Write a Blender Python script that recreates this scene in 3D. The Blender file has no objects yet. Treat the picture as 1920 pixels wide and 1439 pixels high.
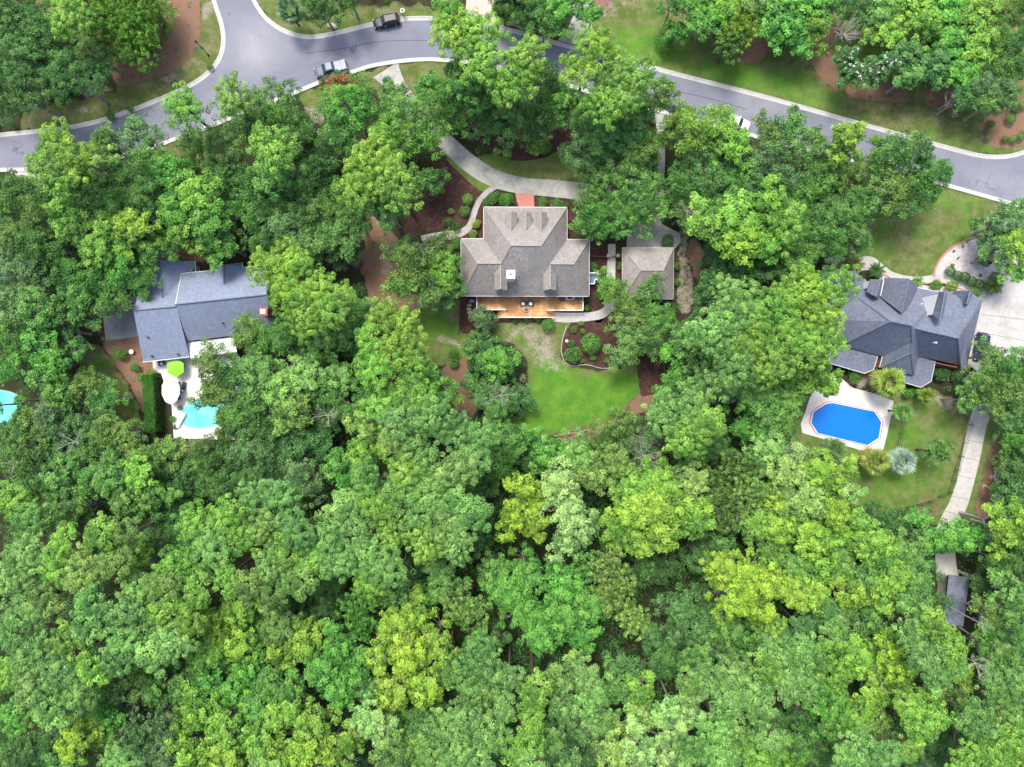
import bpy, math, random
import numpy as np
from mathutils import Vector, Matrix

# ------------------------------------------------------------------ camera, sky, sun, exposure
SC = bpy.context.scene
COL = SC.collection
CAM_H = 120.0
cam_d = bpy.data.cameras.new('camera'); cam = bpy.data.objects.new('camera', cam_d); COL.objects.link(cam)
cam_d.lens = 24.0; cam_d.sensor_width = 36.0; cam_d.clip_end = 2000; cam_d.clip_start = 1
cam.location = (0, 0, CAM_H); cam.rotation_euler = (0, 0, 0)
SC.camera = cam
SUN_ELEV, SUN_AZ = 63.0, 335.0            # degrees, azimuth clockwise from the top of the picture
w = bpy.data.worlds.new('World'); SC.world = w; w.use_nodes = True
nt = w.node_tree; nt.nodes.clear()
sky = nt.nodes.new('ShaderNodeTexSky'); sky.sky_type = 'NISHITA'; sky.sun_disc = False
sky.sun_elevation = math.radians(SUN_ELEV); sky.sun_rotation = math.radians(SUN_AZ)
sky.air_density = 1.0; sky.dust_density = 4.0; sky.ozone_density = 1.0
bgn = nt.nodes.new('ShaderNodeBackground'); bgn.inputs[1].default_value = 0.15
out = nt.nodes.new('ShaderNodeOutputWorld')
nt.links.new(sky.outputs[0], bgn.inputs[0]); nt.links.new(bgn.outputs[0], out.inputs[0])
sd = bpy.data.lights.new('sun', 'SUN'); sd.energy = 1.7; sd.angle = math.radians(17); sd.color = (1.0, 0.95, 0.87)
sun = bpy.data.objects.new('sun', sd); COL.objects.link(sun)
az = math.radians(SUN_AZ); el = math.radians(SUN_ELEV)
sdir = Vector((math.sin(az) * math.cos(el), math.cos(az) * math.cos(el), math.sin(el)))
sun.rotation_euler = sdir.to_track_quat('Z', 'Y').to_euler(); sun.location = (0, 0, 60)
SC.view_settings.view_transform = 'Standard'; SC.view_settings.look = 'None'
SC.view_settings.gamma = 1.0; SC.view_settings.exposure = 1.0
SC.render.engine = 'CYCLES'
SC.cycles.max_bounces = 6; SC.cycles.diffuse_bounces = 3; SC.cycles.transmission_bounces = 4
SC.cycles.transparent_max_bounces = 4

rng = np.random.default_rng(7)
R = random.Random(11)
PPM = 1920 / 180.0

def P(px, py, h=0.0):                      # picture point (photo pixels) at height h -> world
    k = (CAM_H - h) / CAM_H / PPM
    return Vector(((px - 960) * k, (719.5 - py) * k, h))

# ------------------------------------------------------------------ object helpers
def prop(o, label=None, cat=None, group=None, kind=None):
    if label: o['label'] = label
    if cat: o['category'] = cat
    if group: o['group'] = group
    if kind: o['kind'] = kind
    return o

def thing(name, label, cat, loc=(0, 0, 0), rz=0.0, group=None):
    o = bpy.data.objects.new(name, None); COL.objects.link(o)
    o.empty_display_size = 0.3
    o.location = loc; o.rotation_euler = (0, 0, rz)
    return prop(o, label, cat, group)

def link(name, me, mat, parent=None, loc=None):
    if mat is not None and not me.materials: me.materials.append(mat)
    o = bpy.data.objects.new(name, me); COL.objects.link(o)
    if parent is not None: o.parent = parent
    if loc is not None: o.location = loc
    return o

class MB:
    """collects shapes for ONE mesh"""
    def __init__(s): s.v = []; s.f = []
    def add(s, vs, fs):
        n = len(s.v); s.v += [tuple(v) for v in vs]; s.f += [tuple(i + n for i in f) for f in fs]; return s
    def box(s, x0, x1, y0, y1, z0, z1, taper=0.0):
        t = taper
        vs = [(x0, y0, z0), (x1, y0, z0), (x1, y1, z0), (x0, y1, z0),
              (x0 + t, y0 + t, z1), (x1 - t, y0 + t, z1), (x1 - t, y1 - t, z1), (x0 + t, y1 - t, z1)]
        return s.add(vs, [(3, 2, 1, 0), (4, 5, 6, 7), (0, 1, 5, 4), (1, 2, 6, 5), (2, 3, 7, 6), (3, 0, 4, 7)])
    def tube(s, p0, p1, r0, r1=None, n=8, cap=True):
        r1 = r0 if r1 is None else r1
        p0 = Vector(p0); p1 = Vector(p1); d = (p1 - p0)
        if d.length < 1e-6: return s
        d.normalize(); a = d.orthogonal().normalized(); b = d.cross(a)
        vs = []
        for p, r in ((p0, r0), (p1, r1)):
            for i in range(n):
                t = 2 * math.pi * i / n; vs.append(p + a * (r * math.cos(t)) + b * (r * math.sin(t)))
        fs = [(i, (i + 1) % n, n + (i + 1) % n, n + i) for i in range(n)]
        if cap: fs += [tuple(range(n))[::-1], tuple(range(n, 2 * n))]
        return s.add(vs, fs)
    def beam(s, p0, p1, w, h):             # box along p0-p1, top at given z
        p0 = Vector(p0); p1 = Vector(p1); d = Vector((p1.x - p0.x, p1.y - p0.y, 0)).normalized()
        q = Vector((-d.y, d.x, 0)) * (w / 2); u = Vector((0, 0, h))
        vs = [p0 - q - u, p1 - q - u, p1 + q - u, p0 + q - u, p0 - q, p1 - q, p1 + q, p0 + q]
        return s.add(vs, [(3, 2, 1, 0), (4, 5, 6, 7), (0, 1, 5, 4), (1, 2, 6, 5), (2, 3, 7, 6), (3, 0, 4, 7)])
    def prism(s, poly, z0, z1):
        n = len(poly)
        vs = [(p[0], p[1], z0) for p in poly] + [(p[0], p[1], z1) for p in poly]
        a = sum(poly[i][0] * poly[(i + 1) % n][1] - poly[(i + 1) % n][0] * poly[i][1] for i in range(n))
        if a > 0: fs = [tuple(range(n))[::-1], tuple(range(n, 2 * n))] + [(i, (i + 1) % n, n + (i + 1) % n, n + i) for i in range(n)]
        else: fs = [tuple(range(n)), tuple(range(n, 2 * n))[::-1]] + [((i + 1) % n, i, n + i, n + (i + 1) % n) for i in range(n)]
        return s.add(vs, fs)
    def lathe(s, prof, c=(0, 0, 0), n=16):
        vs = []; m = len(prof)
        for r, z in prof:
            for i in range(n):
                t = 2 * math.pi * i / n; vs.append((c[0] + r * math.cos(t), c[1] + r * math.sin(t), c[2] + z))
        fs = [(j * n + i, j * n + (i + 1) % n, (j + 1) * n + (i + 1) % n, (j + 1) * n + i) for j in range(m - 1) for i in range(n)]
        fs += [tuple(range(n))[::-1], tuple(range((m - 1) * n, m * n))]
        return s.add(vs, fs)
    def mesh(s, name='m', smooth=False):
        me = bpy.data.meshes.new(name); me.from_pydata(s.v, [], s.f); me.update()
        if smooth: me.polygons.foreach_set('use_smooth', [True] * len(me.polygons))
        return me
    def obj(s, name, mat, parent=None, loc=None, smooth=False):
        return link(name, s.mesh(name, smooth), mat, parent, loc)

def spline(pts, sub=6, closed=False):
    n = len(pts); out_ = []
    rngi = range(n if closed else n - 1)
    for i in rngi:
        if closed: p0, p1, p2, p3 = pts[(i - 1) % n], pts[i], pts[(i + 1) % n], pts[(i + 2) % n]
        else: p0, p1, p2, p3 = pts[max(i - 1, 0)], pts[i], pts[i + 1], pts[min(i + 2, n - 1)]
        for k in range(sub):
            t = k / sub
            out_.append(tuple(0.5 * ((2 * b) + (-a + c) * t + (2 * a - 5 * b + 4 * c - d) * t * t + (-a + 3 * b - 3 * c + d) * t ** 3)
                              for a, b, c, d in zip(p0, p1, p2, p3)))
    if not closed: out_.append(tuple(pts[-1]))
    return out_

# ------------------------------------------------------------------ materials
class N:
    def __init__(s, name):
        s.m = bpy.data.materials.new(name); s.m.use_nodes = True; s.t = s.m.node_tree; s.t.nodes.clear()
        s.out = s.n('ShaderNodeOutputMaterial')
    def n(s, ty, **kw):
        x = s.t.nodes.new(ty)
        for k, v in kw.items(): setattr(x, k, v)
        return x
    def l(s, a, b): s.t.links.new(a, b)
    def coord(s, kind='Object', scale=None):
        tc = s.n('ShaderNodeTexCoord')
        if scale is None: return tc.outputs[kind]
        mp = s.n('ShaderNodeMapping'); mp.inputs['Scale'].default_value = scale; s.l(tc.outputs[kind], mp.inputs[0]); return mp.outputs[0]
    def noise(s, vec, scale, detail=4, rough=0.6, lo=None, hi=None):
        x = s.n('ShaderNodeTexNoise'); x.inputs['Scale'].default_value = scale; x.inputs['Detail'].default_value = detail
        x.inputs['Roughness'].default_value = rough
        if vec is not None: s.l(vec, x.inputs['Vector'])
        if lo is None: return x.outputs[0]
        r = s.n('ShaderNodeMapRange'); r.inputs[1].default_value = lo; r.inputs[2].default_value = hi; s.l(x.outputs[0], r.inputs[0]); return r.outputs[0]
    def mix(s, fac, a, b, mode='MIX'):
        x = s.n('ShaderNodeMix', data_type='RGBA', blend_type=mode)
        for sock, v in ((x.inputs[0], fac), (x.inputs[6], a), (x.inputs[7], b)):
            if hasattr(v, 'node'): s.l(v, sock)
            elif isinstance(v, (int, float)): sock.default_value = v
            else: sock.default_value = (*v, 1) if len(v) == 3 else v
        return x.outputs[2]
    def math(s, op, a, b=0.0):
        x = s.n('ShaderNodeMath', operation=op)
        for sock, v in ((x.inputs[0], a), (x.inputs[1], b)):
            if hasattr(v, 'node'): s.l(v, sock)
            else: sock.default_value = v
        return x.outputs[0]
    def attr(s, name):
        x = s.n('ShaderNodeAttribute'); x.attribute_name = name; return x
    def bsdf(s, col, rough=0.8, metal=0.0, spec=0.5, bump=None, bstr=0.3, bdist=0.02, coat=0.0):
        b = s.n('ShaderNodeBsdfPrincipled'); b.inputs['Metallic'].default_value = metal
        b.inputs['Specular IOR Level'].default_value = spec; b.inputs['Coat Weight'].default_value = coat
        if hasattr(rough, 'node'): s.l(rough, b.inputs['Roughness'])
        else: b.inputs['Roughness'].default_value = rough
        if hasattr(col, 'node'): s.l(col, b.inputs['Base Color'])
        else: b.inputs['Base Color'].default_value = (*col, 1)
        if bump is not None:
            bp = s.n('ShaderNodeBump'); bp.inputs['Strength'].default_value = bstr; bp.inputs['Distance'].default_value = bdist
            s.l(bump, bp.inputs['Height']); s.l(bp.outputs[0], b.inputs['Normal'])
        s.l(b.outputs[0], s.out.inputs[0]); return b

def simple(name, col, rough=0.7, metal=0.0, var=0.12, scale=3.0, spec=0.5, coat=0.0):
    m = N(name); c = m.coord()
    n1 = m.noise(c, scale, 5, 0.65, 0.3, 0.7)
    cc = m.mix(n1, tuple(x * (1 - var) for x in col), tuple(min(1, x * (1 + var)) for x in col))
    m.bsdf(cc, rough, metal, spec, coat=coat); return m.m

def shingle_mat(name, c1, c2, stain, course=0.16):
    m = N(name); c = m.coord()
    g = m.noise(c, 2.6, 3, 0.75, 0.32, 0.68); g2 = m.noise(c, 0.35, 3, 0.5, 0.35, 0.7)
    vo = m.n('ShaderNodeTexVoronoi'); vo.inputs['Scale'].default_value = 3.2; m.l(c, vo.inputs['Vector'])
    rgb = m.n('ShaderNodeSeparateColor'); m.l(vo.outputs['Color'], rgb.inputs[0])
    a = m.mix(rgb.outputs[0], c1, c2); a = m.mix(m.math('MULTIPLY', g, 0.5), a, tuple(x * 1.25 for x in c2))
    a = m.mix(m.math('MULTIPLY', g2, 0.6), a, stain); a = m.mix(m.math('MULTIPLY', m.noise(m.coord('Object', (2.2, 0.35, 0.35)), 1.0, 5, 0.7, 0.5, 0.7), 0.3), a, tuple(x * 0.7 for x in stain))
    m.bsdf(a, 0.95, 0, 0.25, bump=rgb.outputs[0], bstr=0.5, bdist=0.03); return m.m

def leaf_mat():
    m = N('foliage'); oi = m.n('ShaderNodeObjectInfo'); at = m.attr('tint')
    tv = at.outputs['Fac']
    hs = m.n('ShaderNodeHueSaturation'); m.l(oi.outputs['Color'], hs.inputs['Color'])
    # clumps lean towards yellow young growth or towards deeper green
    hue = m.n('ShaderNodeMapRange'); hue.inputs[3].default_value = 0.522; hue.inputs[4].default_value = 0.484; m.l(tv, hue.inputs[0])
    val = m.n('ShaderNodeMapRange'); val.inputs[3].default_value = 0.38; val.inputs[4].default_value = 1.8; m.l(tv, val.inputs[0])
    m.l(hue.outputs[0], hs.inputs['Hue']); m.l(val.outputs[0], hs.inputs['Value'])
    b = m.n('ShaderNodeBsdfPrincipled'); b.inputs['Roughness'].default_value = 0.5; b.inputs['Specular IOR Level'].default_value = 0.22
    m.l(hs.outputs[0], b.inputs['Base Color'])
    tr = m.n('ShaderNodeBsdfTranslucent'); tcol = m.mix(0.5, hs.outputs[0], (0.55, 0.75, 0.1), 'MULTIPLY')
    tc2 = m.mix(0.55, hs.outputs[0], tcol); m.l(tc2, tr.inputs[0])
    ms = m.n('ShaderNodeMixShader'); ms.inputs[0].default_value = 0.24
    m.l(b.outputs[0], ms.inputs[1]); m.l(tr.outputs[0], ms.inputs[2]); m.l(ms.outputs[0], m.out.inputs[0])
    return m.m

def ground_mat():
    m = N('ground_cover'); c = m.coord()
    cov = m.attr('cover'); sp = m.n('ShaderNodeSeparateColor'); m.l(cov.outputs['Color'], sp.inputs[0])
    lush = m.attr('lush').outputs['Fac']
    nA = m.noise(c, 0.9, 6, 0.7); nB = m.noise(c, 4.0, 5, 0.7); nC = m.noise(c, 0.18, 4, 0.6, 0.35, 0.65); nD = m.noise(c, 14.0, 3, 0.7, 0.3, 0.7)
    litter = m.mix(nD, (0.025, 0.022, 0.014), (0.085, 0.066, 0.044)); litter = m.mix(m.noise(c, 1.6, 5, 0.7, 0.45, 0.6), litter, (0.03, 0.055, 0.016))
    dry = m.mix(nD, (0.15, 0.145, 0.065), (0.28, 0.25, 0.14)); dull = m.mix(nD, (0.065, 0.11, 0.022), (0.13, 0.17, 0.045))
    lushc = m.mix(nD, (0.045, 0.16, 0.018), (0.1, 0.27, 0.03))
    lushc = m.mix(m.noise(c, 0.35, 5, 0.65, 0.4, 0.66), lushc, (0.14, 0.29, 0.035))
    g1 = m.mix(m.noise(c, 0.5, 5, 0.7, 0.42, 0.62), dull, dry); 
    lf = m.n('ShaderNodeMapRange'); m.l(m.math('ADD', lush, m.math('MULTIPLY', m.math('SUBTRACT', nC, 0.5), 0.45)), lf.inputs[0])
    lf.inputs[1].default_value = 0.35; lf.inputs[2].default_value = 0.85
    grass = m.mix(lf.outputs[0], g1, lushc); grass = m.mix(m.math('MULTIPLY', m.noise(c, 2.2, 5, 0.75, 0.4, 0.7), 0.35), grass, (0.055, 0.1, 0.02))
    straw = m.mix(nD, (0.17, 0.088, 0.05), (0.34, 0.19, 0.115)); straw = m.mix(m.noise(c, 0.9, 6, 0.75, 0.45, 0.6), straw, (0.2, 0.15, 0.12)); straw = m.mix(m.noise(c, 0.55, 6, 0.75, 0.56, 0.62), straw, (0.09, 0.12, 0.04))
    sand = m.mix(nB, (0.2, 0.17, 0.125), (0.42, 0.38, 0.31))
    vs_ = m.n('ShaderNodeTexVoronoi'); vs_.inputs['Scale'].default_value = 1.7; m.l(c, vs_.inputs['Vector'])
    speck = m.math('MULTIPLY', m.math('LESS_THAN', vs_.outputs['Distance'], 0.16), m.noise(c, 0.25, 3, 0.6, 0.45, 0.6))
    grass = m.mix(m.math('MULTIPLY', speck, 0.7), grass, (0.2, 0.14, 0.07))
    def edge(ch):
        r = m.n('ShaderNodeMapRange'); r.inputs[1].default_value = 0.38; r.inputs[2].default_value = 0.62
        x = m.math('ADD', ch, m.math('MULTIPLY', m.math('SUBTRACT', nA, 0.5), 1.0))
        x = m.math('ADD', x, m.math('MULTIPLY', m.math('SUBTRACT', nB, 0.5), 0.7)); m.l(x, r.inputs[0]); return r.outputs[0]
    col = m.mix(edge(sp.outputs[1]), litter, straw)
    col = m.mix(edge(sp.outputs[0]), col, grass)
    # thin places in the turf
    bare = m.math('MULTIPLY', m.noise(c, 1.1, 6, 0.75, 0.6, 0.68), m.math('SUBTRACT', 1.0, lush))
    col = m.mix(m.math('MULTIPLY', bare, m.math('MULTIPLY', sp.outputs[0], 0.8)), col, (0.3, 0.24, 0.16))
    col = m.mix(edge(sp.outputs[2]), col, sand)
    m.bsdf(col, 1.0, 0, 0.1, bump=nD, bstr=0.6, bdist=0.08); return m.m

def mulch_mat():
    m = N('dark_mulch'); c = m.coord()
    a = m.mix(m.noise(c, 9, 4, 0.8, 0.35, 0.7), (0.028, 0.014, 0.012), (0.11, 0.06, 0.05))
    a = m.mix(m.noise(c, 1.2, 4, 0.7, 0.5, 0.75), a, (0.13, 0.085, 0.07))
    m.bsdf(a, 1.0, 0, 0.1, bump=m.noise(c, 12, 3), bstr=0.8, bdist=0.08); return m.m

def asphalt_mat():
    m = N('asphalt'); c = m.coord()
    a = m.mix(m.noise(c, 6, 5, 0.8, 0.3, 0.7), (0.148, 0.157, 0.196), (0.197, 0.207, 0.254))
    a = m.mix(m.noise(c, 0.08, 3, 0.6, 0.45, 0.7), a, (0.24, 0.246, 0.28))
    # worn pale area in the junction
    tc = m.n('ShaderNodeVectorMath', operation='DISTANCE'); m.l(c, tc.inputs[0]); tc.inputs[1].default_value = P(478, 95)
    r = m.n('ShaderNodeMapRange'); r.inputs[1].default_value = 9.5; r.inputs[2].default_value = 0.5; 
    m.l(m.math('ADD', tc.outputs['Value'], m.math('MULTIPLY', m.noise(c, 0.3, 5, 0.7), 6.0)), r.inputs[0])
    a = m.mix(r.outputs[0], a, (0.33, 0.33, 0.35))
    vc = m.n('ShaderNodeTexVoronoi', feature='DISTANCE_TO_EDGE'); vc.inputs['Scale'].default_value = 0.16
    wob_ = m.n('ShaderNodeVectorMath', operation='ADD'); nz = m.n('ShaderNodeTexNoise'); nz.inputs['Scale'].default_value = 0.5; nz.inputs['Detail'].default_value = 5; m.l(c, nz.inputs['Vector']); m.l(c, wob_.inputs[0]); sc_ = m.n('ShaderNodeVectorMath', operation='SCALE'); m.l(nz.outputs['Color'], sc_.inputs[0]); sc_.inputs['Scale'].default_value = 3.0; m.l(sc_.outputs[0], wob_.inputs[1]); m.l(wob_.outputs[0], vc.inputs['Vector'])
    crack = m.math('MULTIPLY', m.math('LESS_THAN', vc.outputs['Distance'], 0.009), m.noise(c, 0.07, 3, 0.6, 0.5, 0.56))
    a = m.mix(m.math('MULTIPLY', crack, 0.55), a, (0.06, 0.062, 0.075))
    a = m.mix(m.math('MULTIPLY', m.noise(c, 0.22, 6, 0.75, 0.55, 0.66), 0.35), a, (0.12, 0.125, 0.155))
    wv = m.noise(m.coord('Object', (0.06, 0.5, 1)), 2.0, 2, 0.5, 0.49, 0.5)
    a = m.mix(m.noise(c, 0.9, 6, 0.8, 0.62, 0.66), a, (0.12, 0.12, 0.14))
    m.bsdf(a, 0.9, 0, 0.3, bump=m.noise(c, 20, 2), bstr=0.2, bdist=0.01); return m.m

def concrete_mat(name, c1, c2, stain, amt=0.5, joints=None):
    m = N(name); c = m.coord()
    a = m.mix(m.noise(c, 1.2, 6, 0.7, 0.3, 0.7), c1, c2)
    a = m.mix(m.math('MULTIPLY', m.noise(c, 0.35, 5, 0.7, 0.45, 0.68), amt), a, stain)
    a = m.mix(m.noise(c, 8, 4, 0.8, 0.45, 0.8), a, tuple(x * 0.82 for x in c1))
    m.bsdf(a, 0.9, 0, 0.3, bump=m.noise(c, 10, 3), bstr=0.15, bdist=0.01); return m.m

def brick_mat(name, c1, c2, mortar, scale=4.0, bw=0.5, rh=0.25, coord='Object'):
    m = N(name); c = m.coord(coord)
    b = m.n('ShaderNodeTexBrick'); b.inputs['Scale'].default_value = scale; b.inputs['Brick Width'].default_value = bw; b.inputs['Row Height'].default_value = rh
    b.inputs['Mortar Size'].default_value = 0.02; b.inputs['Color1'].default_value = (*c1, 1); b.inputs['Color2'].default_value = (*c2, 1); b.inputs['Mortar'].default_value = (*mortar, 1)
    m.l(c, b.inputs['Vector']); a = m.mix(m.noise(c, 1.5, 5, 0.7, 0.3, 0.75), b.outputs[0], tuple(x * 0.75 for x in c1))
    m.bsdf(a, 0.9, 0, 0.3); return m.m

def wood_deck_mat():
    m = N('deck_wood'); c = m.coord()
    w_ = m.n('ShaderNodeTexWave'); w_.wave_type = 'BANDS'; w_.bands_direction = 'Y'; w_.inputs['Scale'].default_value = 1.1; w_.inputs['Distortion'].default_value = 0.3; m.l(c, w_.inputs['Vector'])
    a = m.mix(m.noise(m.coord('Object', (0.6, 5, 1)), 1.5, 5, 0.7, 0.3, 0.7), (0.36, 0.155, 0.045), (0.52, 0.26, 0.09))
    a = m.mix(m.noise(c, 0.55, 4, 0.6, 0.5, 0.68), a, (0.72, 0.46, 0.2))
    a = m.mix(m.math('MULTIPLY', m.math('LESS_THAN', w_.outputs['Fac'], 0.12), 0.35), a, (0.2, 0.08, 0.03))
    m.bsdf(a, 0.55, 0, 0.4); return m.m

def water_mat(name, c1, c2, rough=0.06):
    m = N(name); c = m.coord()
    a = m.mix(m.noise(c, 0.35, 3, 0.5, 0.35, 0.7), c1, c2)
    m.bsdf(a, rough, 0, 0.5, bump=m.noise(c, 3.0, 3), bstr=0.12, bdist=0.03); return m.m

LEAF = leaf_mat(); GROUND = ground_mat(); MULCH = mulch_mat(); ASPHALT = asphalt_mat()
CURB = concrete_mat('curb_concrete', (0.4, 0.4, 0.38), (0.56, 0.555, 0.52), (0.4, 0.4, 0.38), 0.5)
CONC = concrete_mat('driveway_concrete', (0.33, 0.33, 0.3), (0.48, 0.475, 0.43), (0.2, 0.2, 0.185), 0.85)
CONC_W = concrete_mat('pale_concrete', (0.4, 0.395, 0.37), (0.53, 0.52, 0.49), (0.3, 0.3, 0.28), 0.7)
CONC_G = concrete_mat('grey_concrete', (0.24, 0.25, 0.27), (0.36, 0.37, 0.38), (0.18, 0.18, 0.19), 0.7)
DECKW = concrete_mat('pool_deck_paint', (0.56, 0.53, 0.5), (0.7, 0.67, 0.64), (0.6, 0.56, 0.53), 0.35)
GRAVEL = concrete_mat('white_gravel', (0.36, 0.33, 0.32), (0.72, 0.68, 0.66), (0.4, 0.36, 0.35), 0.4)
STONE = concrete_mat('path_stone', (0.3, 0.29, 0.27), (0.5, 0.49, 0.46), (0.2, 0.19, 0.17), 0.6)
PAVER = brick_mat('salmon_pavers', (0.5, 0.2, 0.16), (0.58, 0.26, 0.21), (0.42, 0.22, 0.18), 3.0)
PINKC = concrete_mat('pink_concrete', (0.52, 0.38, 0.33), (0.66, 0.5, 0.44), (0.4, 0.3, 0.26), 0.4)
BRICK = brick_mat('red_brick', (0.32, 0.1, 0.06), (0.4, 0.15, 0.09), (0.4, 0.33, 0.28), 4.5)
SH_TAN = shingle_mat('taupe_shingles', (0.2, 0.182, 0.17), (0.33, 0.307, 0.288), (0.215, 0.204, 0.197))
SH_NAVY = shingle_mat('charcoal_shingles', (0.088, 0.102, 0.142), (0.17, 0.192, 0.252), (0.145, 0.165, 0.212))
SH_GREY = shingle_mat('slate_grey_shingles', (0.15, 0.19, 0.265), (0.225, 0.27, 0.365), (0.19, 0.205, 0.26))
RIDGE_T = simple('taupe_ridge_cap', (0.33, 0.3, 0.27), 0.95, spec=0.2); RIDGE_N = simple('navy_ridge_cap', (0.14, 0.16, 0.2), 0.95, var=0.35, spec=0.2)
RIDGE_G = simple('grey_ridge_cap', (0.14, 0.15, 0.18), 0.95, spec=0.2)
WHITE = simple('white_paint', (0.7, 0.7, 0.7), 0.5, var=0.04); SIDING = simple('cream_siding', (0.62, 0.6, 0.54), 0.7, var=0.05)
DARK = simple('dark_metal', (0.03, 0.032, 0.035), 0.5); GLASS = simple('window_glass', (0.03, 0.05, 0.07), 0.1, var=0.3)
DECK = wood_deck_mat(); BLUEP = simple('blue_porch_paint', (0.1, 0.19, 0.33), 0.6)
BLUECOVER = simple('blue_pool_water', (0.0, 0.155, 0.56), 0.25, var=0.06, scale=0.6)
TEAL = water_mat('turquoise_water', (0.08, 0.62, 0.62), (0.22, 0.78, 0.74))
PATIO = concrete_mat('patio_paint', (0.72, 0.69, 0.66), (0.84, 0.81, 0.78), (0.6, 0.56, 0.53), 0.35)
BARK = simple('brown_bark', (0.16, 0.12, 0.09), 0.95, var=0.4, scale=6, spec=0.1); GREYBARK = simple('grey_bark', (0.33, 0.31, 0.28), 0.95, var=0.3, scale=6, spec=0.1)
PALEBARK = simple('bleached_wood', (0.36, 0.345, 0.3), 0.9, var=0.25, scale=6, spec=0.1)
REDTILE = simple('red_rim', (0.55, 0.06, 0.05), 0.5); TIMBER = simple('timber', (0.24, 0.17, 0.12), 0.9, var=0.3)
# ------------------------------------------------------------------ the ground: one sheet, with what covers it traced as masks
def vnoise(x, y, scale, seed):
    g = np.random.default_rng(seed).random((256, 256)); u = x / scale + 5000.3; v = y / scale + 5000.7
    i = np.floor(u).astype(int); j = np.floor(v).astype(int); fu = u - i; fv = v - j
    fu = fu * fu * (3 - 2 * fu); fv = fv * fv * (3 - 2 * fv)
    a = g[i % 256, j % 256]; b = g[(i + 1) % 256, j % 256]; c = g[i % 256, (j + 1) % 256]; d = g[(i + 1) % 256, (j + 1) % 256]
    return (a * (1 - fu) + b * fu) * (1 - fv) + (c * (1 - fu) + d * fu) * fv

def sdist(x, y, poly):                      # signed distance in px, positive inside
    inside = np.zeros(x.shape, bool); dmin = np.full(x.shape, 1e9)
    n = len(poly)
    for k in range(n):
        x0, y0 = poly[k]; x1, y1 = poly[(k + 1) % n]
        ex, ey = x1 - x0, y1 - y0; L = ex * ex + ey * ey + 1e-9
        t = np.clip(((x - x0) * ex + (y - y0) * ey) / L, 0, 1)
        dmin = np.minimum(dmin, np.hypot(x - x0 - t * ex, y - y0 - t * ey))
        if abs(ey) > 1e-9:
            c = ((y0 > y) != (y1 > y)) & (x < ex * (y - y0) / ey + x0); inside ^= c
    return np.where(inside, dmin, -dmin)

# road edges (outer edge of the kerb), photo pixels
TOP_L = [(-60, 262), (0, 250), (60, 244), (120, 237), (180, 225), (250, 202), (310, 178), (350, 160), (385, 137), (407, 110), (415, 78), (411, 45), (401, 15), (392, -15), (380, -60)]
TOP_R = [(470, -60), (477, -10), (487, 12), (505, 35), (535, 55), (575, 66), (620, 61), (690, 44), (740, 34), (790, 31), (840, 33), (900, 42), (960, 54), (1060, 82), (1170, 109), (1270, 136), (1440, 180), (1600, 225), (1720, 258), (1790, 277), (1835, 288), (1875, 291), (1910, 285), (1945, 270), (1990, 235)]
BOT = [(-60, 324), (0, 323), (60, 322), (130, 316), (210, 302), (297, 277), (341, 260), (400, 239), (470, 211), (552, 179), (605, 157), (665, 138), (697, 128), (745, 120), (792, 116), (830, 117), (900, 124), (997, 146), (1056, 162), (1140, 187), (1235, 213), (1400, 256), (1605, 309), (1700, 333), (1760, 348), (1800, 359), (1885, 383), (1925, 395), (1990, 415)]
road_px = spline(TOP_L, 4) + spline(TOP_R, 4) + spline(BOT, 4)[::-1]

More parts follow.
